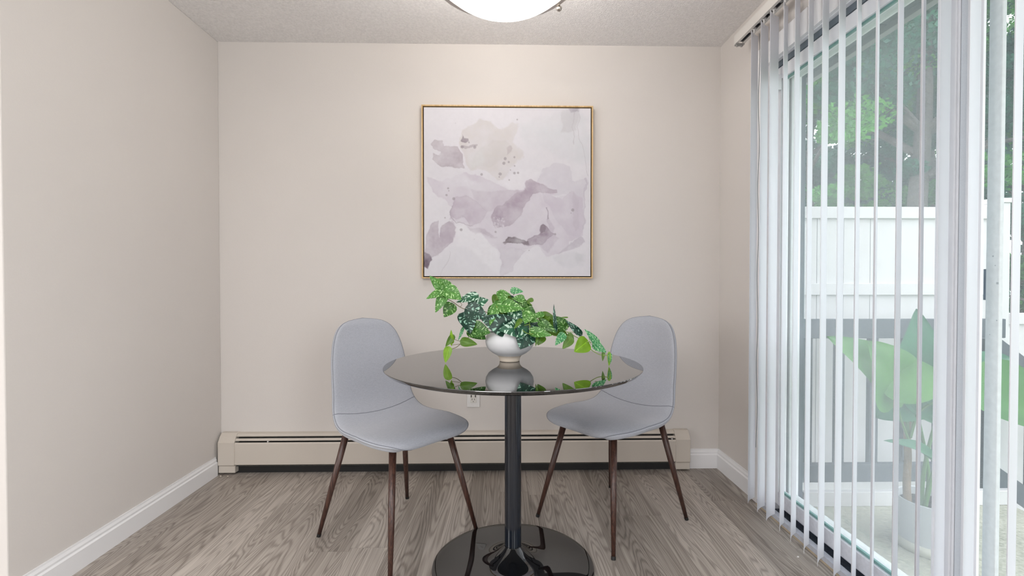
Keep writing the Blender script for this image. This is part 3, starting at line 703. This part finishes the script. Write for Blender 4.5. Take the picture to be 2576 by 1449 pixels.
# contact block on the head of the jamb
lk = MB(); lk.box(1.276, 1.299, 2.262, 2.298, 1.985, 2.058); o = lk.build('contact_block', VINYL, door, bevel=.002)
m = MB(); m.box(1.2752, 1.277, 2.284, 2.296, 2.026, 2.048); m.box(1.2752, 1.277, 2.284, 2.296, 1.996, 2.018)
m.build('contact_slot', mat('slot_tan', (.40, .39, .34, 1), .6), o)

# ------------------------------------------------------------------ vertical blind
bl = thing('vertical_blind', 'white vertical blind with open vanes hanging across the sliding door', 'blind', (1.19, 1.3, 2.28))
def world_child(o): o.location = (-1.19, -1.3, -2.28); return o
m = MB(); y1 = 2.462
m.box(1.168, 1.172, .40, y1, 2.284, 2.328); m.box(1.210, 1.214, .40, y1, 2.284, 2.328); m.box(1.172, 1.210, .40, y1, 2.324, 2.328)
m.box(1.172, 1.181, .40, y1, 2.284, 2.287); m.box(1.201, 1.210, .40, y1, 2.284, 2.287)
world_child(m.build('headrail', mat('headrail_white', (.66, .64, .61, 1), .4), bl))
m = MB(); m.box(1.173, 1.209, .40, y1-.003, 2.300, 2.3235); world_child(m.build('rail_interior', DARKTRACK, bl))
m = MB(); m.box(1.170, 1.212, y1-.02, y1, 2.278, 2.284); m.tube([(1.178, y1-.012, 2.27), (1.178, y1-.012, 2.286)], .005, 10); m.tube([(1.200, y1-.012, 2.27), (1.200, y1-.012, 2.286)], .005, 10)
world_child(m.build('end_pulley', CHROME, bl))
m = MB(); pz = []
for k in range(60):
    pz.append((1.225+.003*math.sin(k*.5), 2.325, 2.275-k*.0335))
m.tube(pz, .0016, 6); world_child(m.build('bead_chain', mat('chain_grey', (.20, .22, .24, 1), .5), bl))
VS = [(2.310, 45.5), (2.222, 47.1), (2.141, 50.1), (2.054, 39.5), (1.972, 41.8), (1.885, 42.2), (1.799, 45.5), (1.710, 46.8), (1.627, 42.7), (1.544, 40.5), (1.455, 46.6), (1.374, 44.8), (1.307, 55.9), (1.223, 56.6), (1.117, 54.8)]
for y, ph in VS:
    for tw in (0,):
        a = R(ph); dirv = Vector((math.sin(a), math.cos(a), 0)); nv_ = Vector((-math.cos(a), math.sin(a), 0)); c0 = Vector((1.190, y, 0)); P = []
        for th in (-.0006, .0006):
            pass
        prof = []
        for k in range(11):
            s = -1+2*k/10; prof.append((s*.0465, .0065*(1-s*s)))
        ring = [(s, q+.0005) for s, q in prof]+[(s, q-.0005) for s, q in prof[::-1]]
        pts = [(c0.x+dirv.x*s+nv_.x*(q-.004), c0.y+dirv.y*s+nv_.y*(q-.004)) for s, q in ring]
        m = MB(); b0 = 0; n_ = len(pts)
        for z in (.050, 2.268):
            m.v += [(p[0], p[1], z) for p in pts]
        for i in range(n_):
            j = (i+1) % n_; m.f.append((i, j, n_+j, n_+i)); m.m.append(0)
        for i in range(10):   # thin end strips
            for b0 in (0, n_):
                q = (b0+i, b0+i+1, b0+n_-2-i, b0+n_-1-i); m.f.append(q); m.m.append(0)
        vane = world_child(m.build('vane', VANE, bl, auto=50))
        m = MB(); m.tube([(1.191, y, 2.262), (1.191, y, 2.290)], [.0025, .004], 8); m.box(1.183, 1.199, y-.006, y+.006, 2.284, 2.294); m.box(1.1885, 1.1925, y-.0015, y+.0015, 2.252, 2.266)
        cc = m.build('carrier', WHITEPL, vane); cc.location = (0, 0, 0)
        m = MB(); m.box(1.182, 1.200, y+.022, y+.040, 2.289, 2.299); cc = m.build('spacer', CHROME, vane)

# ------------------------------------------------------------------ patio and beyond
struct(MB().box(XR+.12, 2.72, -1.5, 2.62, -.22, -.10).build('trim_2', PATIO))   # patio slab
bpy.data.objects['trim_2'].name = 'patio_slab'
struct(MB().box(2.72, 60, -30, 60, -1.6, -1.5).build('ground', GROUND))
m = MB(); m.box(XR+.12, 1.70, -.6, 2.75, 2.232, 2.252); struct(m.build('eave_soffit', SOFFIT))
m = MB(); y = -.55
while y < 2.75: m.box(1.40, 1.70, y, y+.014, 2.229, 2.2325); y += .30
struct(m.build('eave_batten', SIDING))
struct(MB().box(1.70, 1.735, -.6, 2.75, 2.204, 2.33).build('eave_fascia', BEAM))
struct(MB().box(XR+.121, 1.44, 2.31, 2.56, -.1, 2.2245).build('wall_exterior', SIDING))
m = MB(); m.box(1.44, 1.600, 2.56, 2.66, -.1, 2.2245); o = m.build('porch_post', SIDING, bevel=.004)
tag(o, 'dark slate porch post at the far left end of the railing, seen through the glass', 'post')
o = MB().box(1.60, 2.74, 2.55, 2.585, -.0995, -.022).build('kick_board', FENCE, bevel=.003); tag(o, 'low white board along patio edge below the dark railing', 'board')
# fence
fn = thing('privacy_fence', 'white vinyl privacy fence panel behind the dark porch railing', 'fence', (2.2, 2.85, -.6))
def fc(m, n, mt=FENCE, **k):
    o = m.build(n, mt, fn, **k); o.location = (-2.2, -2.85, .6); return o
m = MB(); x = 1.543
while x < 2.93:
    m.box(x+.002, min(x+.158, 2.94), 2.865, 2.885, -.6, 1.50); x += .1597
m.box(1.55, 2.94, 2.871, 2.879, -.6, 1.50)
fc(m, 'board_panel')
for z0, z1 in ((1.466, 1.534), (1.015, 1.084), (-.16, -.09)):
    fc(MB().box(1.50, 2.94, 2.845, 2.90, z0, z1), 'fence_rail', bevel=.003)
m = MB(); m.box(2.905, 2.992, 2.83, 2.92, -.6, 1.558); fc(m, 'fence_post', bevel=.003)
m = MB(); m.box(2.898, 3.002, 2.823, 2.927, 1.558, 1.586); fc(m, 'post_cap', bevel=.003)
f2 = thing('stair_fence', 'lower white fence section stepping down beside the stairs', 'fence', (3.6, 2.88, -1.2))
def fc2(m, n, **k):
    o = m.build(n, FENCE, f2, **k); o.location = (-3.6, -2.88, 1.2); return o
m = MB(); x = 3.02
while x < 4.3: m.box(x, x+.1525, 2.875, 2.895, -1.4, .84); x += .1555
m.box(3.02, 4.3, 2.880, 2.889, -1.4, .84); fc2(m, 'board_panel')
fc2(MB().box(3.02, 4.3, 2.855, 2.91, .84, .905), 'fence_rail', bevel=.003)
# railing
rl = thing('porch_railing', 'dark grey wooden porch railing with square balusters behind the potted plant', 'railing', (2.2, 2.65, -.1))
def rc(m, n, par=None, **k):
    o = m.build(n, RAIL, par or rl, **k); o.location = (-2.2, -2.65, .1); return o
rc(MB().box(1.606, 2.764, 2.63, 2.668, .785, .890), 'top_rail', bevel=.003)
rc(MB().box(1.606, 2.74, 2.632, 2.670, -.004, .094), 'bottom_rail', bevel=.003)
for x in (1.670, 1.850, 2.040, 2.228, 2.416, 2.550):
    rc(MB().box(x, x+.046, 2.669, 2.698, -.004, .875), 'baluster')
rc(MB().box(2.625, 2.690, 2.60, 2.631, -.0995, .785), 'newel_post', bevel=.004)
sr = thing('stair_railing', 'dark grey sloping stair handrail at the right edge, beyond the door frame', 'railing', (2.8, 2.62, .5))
def slope(x0, x1, z0, dz, th, y0, y1): return [(x0, z0), (x1, z0-dz), (x1, z0-dz-th), (x0, z0-th)]
m = MB(); m.prism(slope(2.692, 3.9, .785, .90, .108, 0, 0), 2.585, 2.623, 'Y'); o = m.build('hand_rail', RAIL, sr); o.location = (-2.8, -2.62, -.5)
m = MB(); m.prism(slope(2.692, 3.9, .088, .84, .115, 0, 0), 2.585, 2.623, 'Y'); o = m.build('lower_rail', RAIL, sr); o.location = (-2.8, -2.62, -.5)
for x in (2.90, 3.09, 3.28):
    zt = .775-(x-2.74)*.74; m = MB(); m.box(x, x+.04, 2.625, 2.655, zt-.80, zt-.03); o = m.build('baluster', RAIL, sr); o.location = (-2.8, -2.62, -.5)

# ------------------------------------------------------------------ leaves
def leaf(mb, base, tip, width, nrm, mi, fold=.18, droop=.12, twist=0, nl=12, nw=6, seed=0, lobe=.16, wave=.0):
    base = Vector(base); tip = Vector(tip); ax = tip-base; Ln = ax.length; ax.normalize()
    n0 = (Vector(nrm)-ax*Vector(nrm).dot(ax)).normalized(); sd = ax.cross(n0)
    if twist: q = Matrix.Rotation(twist, 3, ax); n0 = q @ n0; sd = q @ sd
    P = []; UV = []
    for i in range(nl+1):
        tt = i/nl; tl = tt**1.15
        hwd = width/2*(math.sin(math.pi*min(1, tt**.62))**.75)*(1-.18*tt) if 0 < tt < 1 else (.012*width if tt == 0 else .004*width)
        if 0 < tt < 1: hwd *= 1.0/(.93)
        row = []; ru = []
        for j in range(-nw, nw+1):
            u = j/nw
            al = tl*Ln-lobe*Ln*(abs(u)**1.6)*(1-tt)**3
            arch = droop*Ln*(math.sin(math.pi*tl)*.8-.35*tl*tl)
            up = arch+fold*hwd*(abs(u)**1.4)-fold*hwd*.5+wave*width*math.sin(u*5+tt*9+seed)
            row.append(base+ax*al+sd*(hwd*u)+n0*up); ru.append((.5+.5*u*hwd/(width/2), tl+seed*3.37))
        P.append(row); UV.append(ru)
    mb.grid(P, mi, UV)
def z5(x, y): return (1050+x/4.39, 680+y/4.39)
BY = 1.922
pp = thing('potted_vine', 'trailing variegated artificial vine in a round grey footed bowl on the black table', 'plant', (.035, BY, TZ))
def pv(m, n, mt, **k):
    o = m.build(n, mt, pp, **k); o.location = (-.035, -BY, -TZ); return o
bc = at_y(1282, 913, BY); bx = bc.x
Z0 = TZ+.0005
prof = [(.0001, Z0), (.0375, Z0), (.0392, Z0+.002), (.0398, Z0+.008), (.0425, Z0+.016), (.050, Z0+.024), (.068, Z0+.034), (.083, Z0+.046), (.0925, Z0+.062), (.0955, Z0+.078), (.0925, Z0+.097), (.084, Z0+.113), (.0815, Z0+.1155), (.079, Z0+.113), (.0865, Z0+.096), (.089, Z0+.079), (.083, Z0+.062), (.06, Z0+.045), (.0001, Z0+.040)]
m = MB(); m.lathe(prof, bx, BY, n=72)
def foot(m):
    for i, f in enumerate(m.f):
        if max(m.v[k][2] for k in f) < Z0+.0245: m.m[i] = 1
foot(m); pv(m, 'bowl', [CERAMIC, mat('bowl_foot', (.60, .52, .43, 1), .55)], smooth=True)
m = MB(); m.lathe([(.0001, Z0+.106), (.05, Z0+.104), (.083, Z0+.098)], bx, BY, 40); pv(m, 'soil', SOIL, smooth=True)
# (base x, base y, tip x, tip y, width, kind, depth offset base, depth offset tip)
LF = [
 (275,215,135,60,100,'L',-.05,-.06),(342,200,232,88,112,'L',-.045,-.05),(325,212,488,322,150,'L',-.06,-.07),(298,232,97,314,100,'L',-.055,-.09),(300,250,200,467,110,'L',-.06,-.08),
 (385,385,293,518,140,'M',-.045,-.05),(645,280,430,352,95,'S',-.02,-.04),(590,395,785,322,150,'S',-.015,-.02),(560,430,775,525,185,'D',-.03,-.04),(530,490,585,700,185,'D',-.045,-.075),
 (615,640,805,690,165,'M',-.055,-.09),(590,650,755,762,150,'M',-.03,-.05),(505,640,450,778,32,'T',-.04,-.05),
 (392,728,310,845,62,'P',-.05,-.06),(385,790,372,655,46,'Y',-.05,-.055),(380,740,376,838,42,'Y',-.045,-.045),(345,862,308,1022,88,'Y',-.05,-.054),(495,785,662,818,92,'P',-.06,-.065),
 (900,255,1032,272,78,'L',.0,-.02),(1043,222,1170,236,68,'T',.0,-.01),(935,250,925,360,118,'L',-.03,-.055),(885,285,838,378,92,'P',.01,.0),(985,300,1092,388,62,'P',.01,.0),
 (1168,315,1045,310,82,'L',-.02,-.03),(1272,325,1195,348,46,'P',.01,.01),(1185,335,1274,390,22,'P',-.02,-.03),(1140,340,1212,402,90,'M',-.02,-.04),
 (985,330,1120,410,140,'D',.01,.0),(1080,350,1280,410,110,'D',.02,.02),(915,385,1168,425,155,'L',-.045,-.08),(1160,400,1308,485,125,'M',-.01,-.03),(1155,410,1270,500,90,'L',-.03,-.06),
 (870,420,798,610,90,'L',-.05,-.09),(895,355,775,470,60,'L',-.03,-.05),(860,410,770,560,110,'M',-.01,-.02),
 (1035,640,690,520,215,'D',-.07,-.08),(1180,640,898,655,180,'S',-.085,-.12),(1225,625,1138,870,275,'D',-.075,-.115),(1050,440,1160,580,150,'S',-.05,-.07),
 (1100,420,1250,640,150,'M',.0,.0),(900,450,1000,560,160,'M',.03,.03),
 (1250,475,1185,590,135,'L',-.08,-.11),(1382,485,1235,530,62,'L',-.07,-.09),(1245,540,1342,562,66,'L',-.09,-.10),(1142,548,1068,648,52,'P',-.10,-.12),
 (1265,675,1485,720,105,'L',-.095,-.13),(1255,590,1350,640,100,'D',-.06,-.08),(1325,720,1306,842,32,'P',-.09,-.10),(1385,735,1328,828,85,'P',-.08,-.09),
 (1400,560,1465,515,90,'P',-.07,-.08),(1370,515,1545,560,120,'P',-.05,-.06),(1360,570,1538,688,95,'M',-.09,-.12),(1528,655,1505,372,38,'D',-.10,-.10),(1632,640,1515,505,130,'M',-.075,-.08),
 (1390,600,1665,720,145,'P',-.06,-.07),(1350,600,1420,700,130,'P',-.05,-.06),(1795,698,1635,550,68,'D',-.10,-.11),(1612,710,1522,828,88,'T',-.11,-.13),(1695,755,1603,868,92,'P',-.11,-.12),
 (1675,705,1728,792,58,'P',-.10,-.10),(1868,795,1732,900,165,'Y',-.11,-.14),(1995,828,1848,648,80,'T',-.12,-.12),(1955,820,2088,908,88,'T',-.12,-.125),
 (2055,905,2045,1005,34,'P',-.12,-.125),(2118,918,2116,1062,34,'Y',-.13,-.133),(2128,930,2120,1050,40,'T',-.13,-.132),
 (1655,520,1580,520,14,'P',-.105,-.105),
]
kinds = list('DSMLTPY'); m = MB(); rng = random.Random(11); stem = MB(); stemb = MB()
PXM = lambda Y: Y/(4.39*F)
hub = Vector((bx, BY, Z0+.125))
for i, (x0, y0, x1, y1, wd, kd, d0, d1) in enumerate(LF):
    a = at_y(*z5(x0, y0), BY+d0); b_ = at_y(*z5(x1, y1), BY+d1)
    W = wd*PXM(BY+d0)
    tiltx = rng.uniform(-.35, .35); nrm = Vector((tiltx, -1, .25+rng.uniform(-.1, .25)))
    leaf(m, a, b_, W*1.14, nrm, kinds.index(kd), fold=rng.uniform(.1, .3), droop=rng.uniform(.04, .12), seed=i, wave=.01)
pv(m, 'foliage', [LV[k] for k in kinds], smooth=True)
def spath(pts, d0, d1):
    k = len(pts); return smooth_path([at_y(*z5(x, y), BY+d0+(d1-d0)*i/(k-1)) for i, (x, y) in enumerate(pts)], 6)
m = MB()
for pts, d0, d1, r in (
   ([(900, 560), (770, 465), (640, 445), (560, 440), (480, 410), (400, 355), (310, 300), (288, 255), (275, 215)], .0, -.055, .0013),
   ([(470, 405), (490, 380), (465, 345)], -.035, -.04, .0009), ([(430, 390), (395, 375), (370, 380)], -.04, -.045, .0009), ([(320, 310), (298, 322), (290, 320)], -.05, -.05, .0008),
   ([(800, 640), (700, 650), (585, 725), (500, 790), (430, 850), (350, 875)], -.01, -.05, .0012),
   ([(490, 785), (440, 775), (395, 755)], -.05, -.05, .0009), ([(470, 815), (420, 820), (380, 825)], -.05, -.05, .0009),
   ([(1060, 275), (1075, 248), (1085, 225)], .0, .0, .0018)):
    m.tube(spath(pts, d0, d1), r, 6)
for pts, d0, d1, r in (
   ([(1150, 650), (1330, 540), (1400, 560), (1460, 580), (1505, 572), (1560, 650), (1650, 682), (1760, 740), (1865, 800), (1900, 860), (1990, 922), (2060, 938), (2112, 940)], -.02, -.132, .0014),
   ([(1330, 530), (1380, 530), (1400, 560)], -.07, -.075, .0012), ([(1650, 680), (1700, 682), (1760, 690)], -.1, -.1, .0009),
   ([(1500, 720), (1560, 730), (1620, 742), (1690, 740)], -.08, -.1, .0010), ([(1865, 795), (1890, 788), (1920, 800)], -.115, -.12, .0013),
   ([(1895, 740), (1905, 790), (1925, 825)], -.12, -.12, .0008),
   ([(1960, 885), (2020, 885), (2065, 905)], -.12, -.125, .0010),
   ([(870, 390), (900, 440), (935, 475), (950, 520)], -.05, -.04, .0016), ([(855, 455), (900, 480), (950, 480)], -.05, -.045, .0014), ([(840, 545), (890, 500), (950, 480)], -.05, -.045, .0012),
   ([(1235, 545), (1240, 620), (1245, 690)], -.10, -.10, .0012), ([(1160, 660), (1200, 690), (1250, 705), (1280, 700)], -.12, -.10, .0014), ([(1180, 610), (1230, 600), (1250, 620)], -.1, -.1, .0013),
   ([(875, 280), (885, 300), (890, 320)], -.02, -.02, .0018)):
    stem.tube(spath(pts, d0, d1), r, 6)
pv(m, 'brown_stem', STEMB, smooth=True); pv(stem, 'green_stem', STEMG, smooth=True)

# ------------------------------------------------------------------ big potted plant outside
px, py_ = 1.938, 2.15
bp = thing('potted_plant', 'large-leaved green plant in a white round pot on the patio', 'plant', (px, py_, -.1))
def bpv(m, n, mt, **k):
    o = m.build(n, mt, bp, **k); o.location = (-px, -py_, .1); return o
m = MB(); m.lathe([(.0001, -.0995), (.128, -.0995), (.134, -.094), (.138, .112), (.140, .120), (.137, .124), (.130, .121), (.128, .085), (.0001, .085)], px, py_, 64); bpv(m, 'pot', POT, auto=40)
m = MB(); m.lathe([(.0001, .094), (.09, .096), (.129, .088)], px, py_, 32); bpv(m, 'soil', SOIL, smooth=True)
m = MB(); m.lathe([(.1335, -.0992), (.1365, -.0985), (.1378, -.056), (.1350, -.056)], px, py_, 64); bpv(m, 'pot_base_band', POTBASE, smooth=True)
tr = [at_y(2287, 1300, 2.16), at_y(2281, 1225, 2.16), at_y(2284, 1150, 2.16), at_y(2282, 1080, 2.17), at_y(2290, 1010, 2.17)]
m = MB(); m.tube(smooth_path(tr, 5), [.0165-.0002*i for i in range(21)], 12); bpv(m, 'trunk', PBARK, smooth=True)
def pst(pts, r):
    m = MB(); q = smooth_path([at_y(x, y, Y) for x, y, Y in pts], 6); k = len(q); m.tube(q, [r*(1-.5*i/(k-1)) for i in range(k)], 10); bpv(m, 'stem', PLSTEM, smooth=True)
pst([(2318, 1300, 2.14), (2322, 1200, 2.14), (2345, 1090, 2.13), (2362, 1050, 2.10)], .010)
pst([(2320, 1300, 2.15), (2336, 1200, 2.16), (2312, 1060, 2.16), (2296, 1010, 2.15)], .009)
pst([(2322, 1300, 2.13), (2345, 1200, 2.1), (2380, 1100, 2.05), (2440, 1000, 2.0), (2500, 960, 1.98)], .009)
pst([(2285, 1100, 2.16), (2275, 1020, 2.15), (2240, 960, 2.12)], .008)
pst([(2290, 1095, 2.17), (2300, 1000, 2.2), (2300, 920, 2.22), (2300, 890, 2.22)], .007)
pst([(2290, 1100, 2.15), (2310, 1040, 2.1), (2350, 1010, 2.05)], .007)
pst([(2285, 1105, 2.15), (2265, 1050, 2.1), (2255, 1000, 2.06)], .006)
def bl_(bx_, by_, tx, ty, wpx, mt, Y0, Y1, nz=.35, nx=0, fold=.2, droop=.12, lobe=.2):
    a = at_y(bx_, by_, Y0); b_ = at_y(tx, ty, Y1); m = MB()
    leaf(m, a, b_, wpx*Y0/F, (nx, -1, nz), 0, fold=fold, droop=droop, nl=18, nw=8, lobe=lobe, wave=.012); bpv(m, 'leaf', mt, smooth=True)
bl_(2250, 972, 2092, 846, 125, PL_B, 2.10, 2.0)
bl_(2250, 985, 2192, 858, 165, PL_B, 2.03, 1.97)
bl_(2300, 915, 2309, 778, 92, PL_D, 2.22, 2.18, nx=-.25, fold=.25)
bl_(2238, 958, 2400, 962, 125, PL_B, 2.02, 1.96, nx=.15, nz=.5)
bl_(2298, 985, 2205, 1052, 120, PL_D, 2.14, 2.18, nx=-.2)
bl_(2300, 985, 2362, 1068, 105, PL_D, 2.16, 2.12)
bl_(2350, 1000, 2430, 925, 140, PL_D, 2.05, 2.0)
bl_(2345, 1155, 2230, 1105, 42, PL_D, 2.06, 2.0, nz=1.2, fold=.6)
bl_(2460, 950, 2620, 1080, 190, PL_B, 2.0, 1.85)
bl_(2430, 960, 2560, 905, 120, PL_D, 2.05, 2.1)

# ------------------------------------------------------------------ trees
def tree(name, label, x, y, h_, crown, seed, lm, nleaf=9000, ls=.11, tr=.14, group='trees beyond the fence', low=.5):
    t = thing(name, label, 'tree', (x, y, -1.5), 0, group); rg = random.Random(seed); nr = np.random.RandomState(seed)
    m = MB(); top = []; p = Vector((0, 0, 0)); pts = [p.copy()]
    for i in range(6): p = p+Vector((rg.uniform(-.12, .12), rg.uniform(-.12, .12), h_/7)); pts.append(p.copy())
    sp2 = smooth_path(pts, 4); k = len(sp2); m.tube(sp2, [tr*(1-.75*i/(k-1)) for i in range(k)], 10)
    m.build('trunk', BARK, t, smooth=True)
    tips = []
    for i in range(16):
        s = sp2[int(k*rg.uniform(.28, .98))]; a = rg.uniform(0, 6.283); L_ = crown*rg.uniform(.5, 1.0)
        e = s+Vector((math.cos(a)*L_, math.sin(a)*L_, rg.uniform(-.1, .6)*L_)); mid = s.lerp(e, .5)+Vector((0, 0, .15))
        q = smooth_path([s, mid, e], 4); MB().tube(q, [tr*.32*(1-.8*j/(len(q)-1)) for j in range(len(q))], 6).build('branch', BARK, t, smooth=True); tips += [mid, e, q[6]]
    n_ = nleaf; cl = []
    for i in range(105):
        b0 = tips[i % len(tips)] if i < len(tips) else Vector((rg.uniform(-1, 1)*crown, rg.uniform(-1, 1)*crown, rg.uniform(low, h_+.6)))
        cl.append((b0.x, b0.y, max(low, b0.z), rg.uniform(.16, .45)))
    cl = np.array(cl); ci = nr.randint(0, len(cl), n_)
    d = nr.randn(n_, 3); d /= np.linalg.norm(d, axis=1)[:, None]; rr = nr.rand(n_, 1)**.4
    c = cl[ci, :3]+d*rr*cl[ci, 3:4]*np.array([1, 1, .62])
    nn = nr.randn(n_, 3)+np.array([0, 0, 1.2]); nn /= np.linalg.norm(nn, axis=1)[:, None]
    a = np.cross(nn, nr.randn(n_, 3)); a /= np.linalg.norm(a, axis=1)[:, None]; b_ = np.cross(nn, a)
    s = (ls*(.6+.8*nr.rand(n_, 1)))
    v = np.stack([c-a*s*.5, c+b_*s*.36-a*s*.05, c+a*s*.6, c-b_*s*.36-a*s*.05], 1).reshape(-1, 3)
    me = bpy.data.meshes.new('foliage'); me.vertices.add(n_*4); me.vertices.foreach_set('co', v.astype(np.float32).ravel())
    me.loops.add(n_*4); me.loops.foreach_set('vertex_index', np.arange(n_*4)); me.polygons.add(n_)
    me.polygons.foreach_set('loop_start', np.arange(n_)*4); me.polygons.foreach_set('loop_total', np.full(n_, 4)); me.update(calc_edges=True)
    me.materials.append(lm); o = bpy.data.objects.new('foliage', me); C.objects.link(o); o.parent = t
T = [('bright yellow-green leafy tree just beyond the fence, nearest the dark porch post', 4.75, 7.4, 6.3, 1.6, 1, TREE1, .10, 2.6),
     ('tree with a thick grey trunk seen through the middle of the glass door', 5.30, 6.2, 8.4, 1.7, 2, TREE2, .17, 4.7),
     ('dark leafy tree with its slimmer trunk just left of the door meeting stile', 6.9, 7.6, 8.0, 1.8, 3, TREE2, .15, 3.4),
     ('tall dark tree in the distance behind the bright green one', 7.2, 12.2, 9.5, 2.6, 4, TREE2, .20, .2),
     ('distant tree standing behind the thick grey trunk', 10.0, 12.8, 10.0, 2.8, 5, TREE2, .20, .2),
     ('leafy tree seen between the last blind vanes at the right edge', 9.4, 9.2, 8.5, 2.1, 6, TREE1, .18, .3),
     ('dark tree filling the gap low down just right of the dark porch post', 6.5, 10.2, 6.2, 2.1, 8, TREE2, .14, 2.4),
     ('faraway tree behind all the others, left of the grey trunk', 11.0, 18.0, 8.5, 3.2, 9, TREE2, .2, 1.0),
     ('faraway tree behind all the others, right of the door meeting stile', 17.5, 18.5, 8.5, 3.2, 10, TREE2, .2, 1.0),
     ('distant tree at the far right behind the stair fence', 13.5, 12.5, 10.0, 2.8, 7, TREE2, .20, .2)]
for lb, x, y, h_, cr, sd_, mt, tr_, low in T:
    tree('leafy_tree', lb, x, y, h_, cr, sd_, mt, nleaf=60000, ls=.085 if y > 9 else .058, tr=tr_, low=low)

# ------------------------------------------------------------------ light
wd = bpy.data.worlds.new('sky'); sc.world = wd; wd.use_nodes = True
bg = wd.node_tree.nodes['Background']; bg.inputs['Color'].default_value = (.91, .96, 1.0, 1); bg.inputs['Strength'].default_value = 3.5
def area(name, loc, rot, sx, sy, e, col):
    l = bpy.data.lights.new(name, 'AREA'); l.shape = 'RECTANGLE'; l.size = sx; l.size_y = sy; l.energy = e; l.color = col
    o = bpy.data.objects.new(name, l); C.objects.link(o); o.location = loc; o.rotation_euler = rot; return o
# unseen fill lights added behind the camera to brighten the room
area('fill_overhead', (-.9, -1.3, 2.40), (0, 0, 0), 1.6, 1.6, 50, (.98, .98, 1))  # overhead fill, added out of view
area('fill_rear', (-.2, -3.8, 1.45), (R(90), 0, 0), 2.2, 1.7, 22, (.96, .98, 1))   # added fill from the far end of the room, towards the back wall
area('fill_right', (1.2, -1.2, 1.45), (0, R(90), 0), 1.5, 1.6, 52, (.93, .97, 1))   # added fill aimed left from behind the camera, brightens the left wall
area('fill_upward', (-1.2, -1.0, 1.75), (R(180), 0, 0), .5, .5, 40, (.98, .98, 1))  # added fill pointing up, brightens the ceiling
area('fill_left', (-4.1, -.6, 1.45), (0, R(-90), 0), 1.5, 1.8, 62, (.96, .98, 1))   # added fill near the far left wall, brightens right wall and vanes
pl = bpy.data.lights.new('bowl_bulb', 'POINT'); pl.energy = 17; pl.color = (1, .95, .90); pl.shadow_soft_size = .12
o = bpy.data.objects.new('bowl_bulb', pl); C.objects.link(o); o.location = (LX, LY, 1.98+.30)
su = bpy.data.lights.new('sun', 'SUN'); su.energy = .3; su.angle = R(25); su.color = (1, .97, .92)
o = bpy.data.objects.new('sun', su); C.objects.link(o); o.rotation_euler = (R(38), R(28), 0)

# ------------------------------------------------------------------ camera and view
cam = bpy.data.cameras.new('camera'); cam.sensor_width = 36; cam.lens = F/2576*36; cam.clip_start = .02
co = bpy.data.objects.new('camera', cam); C.objects.link(co); co.location = (0, 0, EYE); co.rotation_euler = (R(90)-PIT, 0, -YAW)
sc.camera = co
sc.view_settings.view_transform = 'Standard'; sc.view_settings.look = 'None'; sc.view_settings.exposure = .06; sc.view_settings.gamma = 1
sc.view_settings.use_curve_mapping = False
sc.cycles.max_bounces = 10; sc.cycles.diffuse_bounces = 5; sc.cycles.transparent_max_bounces = 24; sc.cycles.glossy_bounces = 4
sc.cycles.sample_clamp_indirect = 6
sc.cycles.use_denoising = True
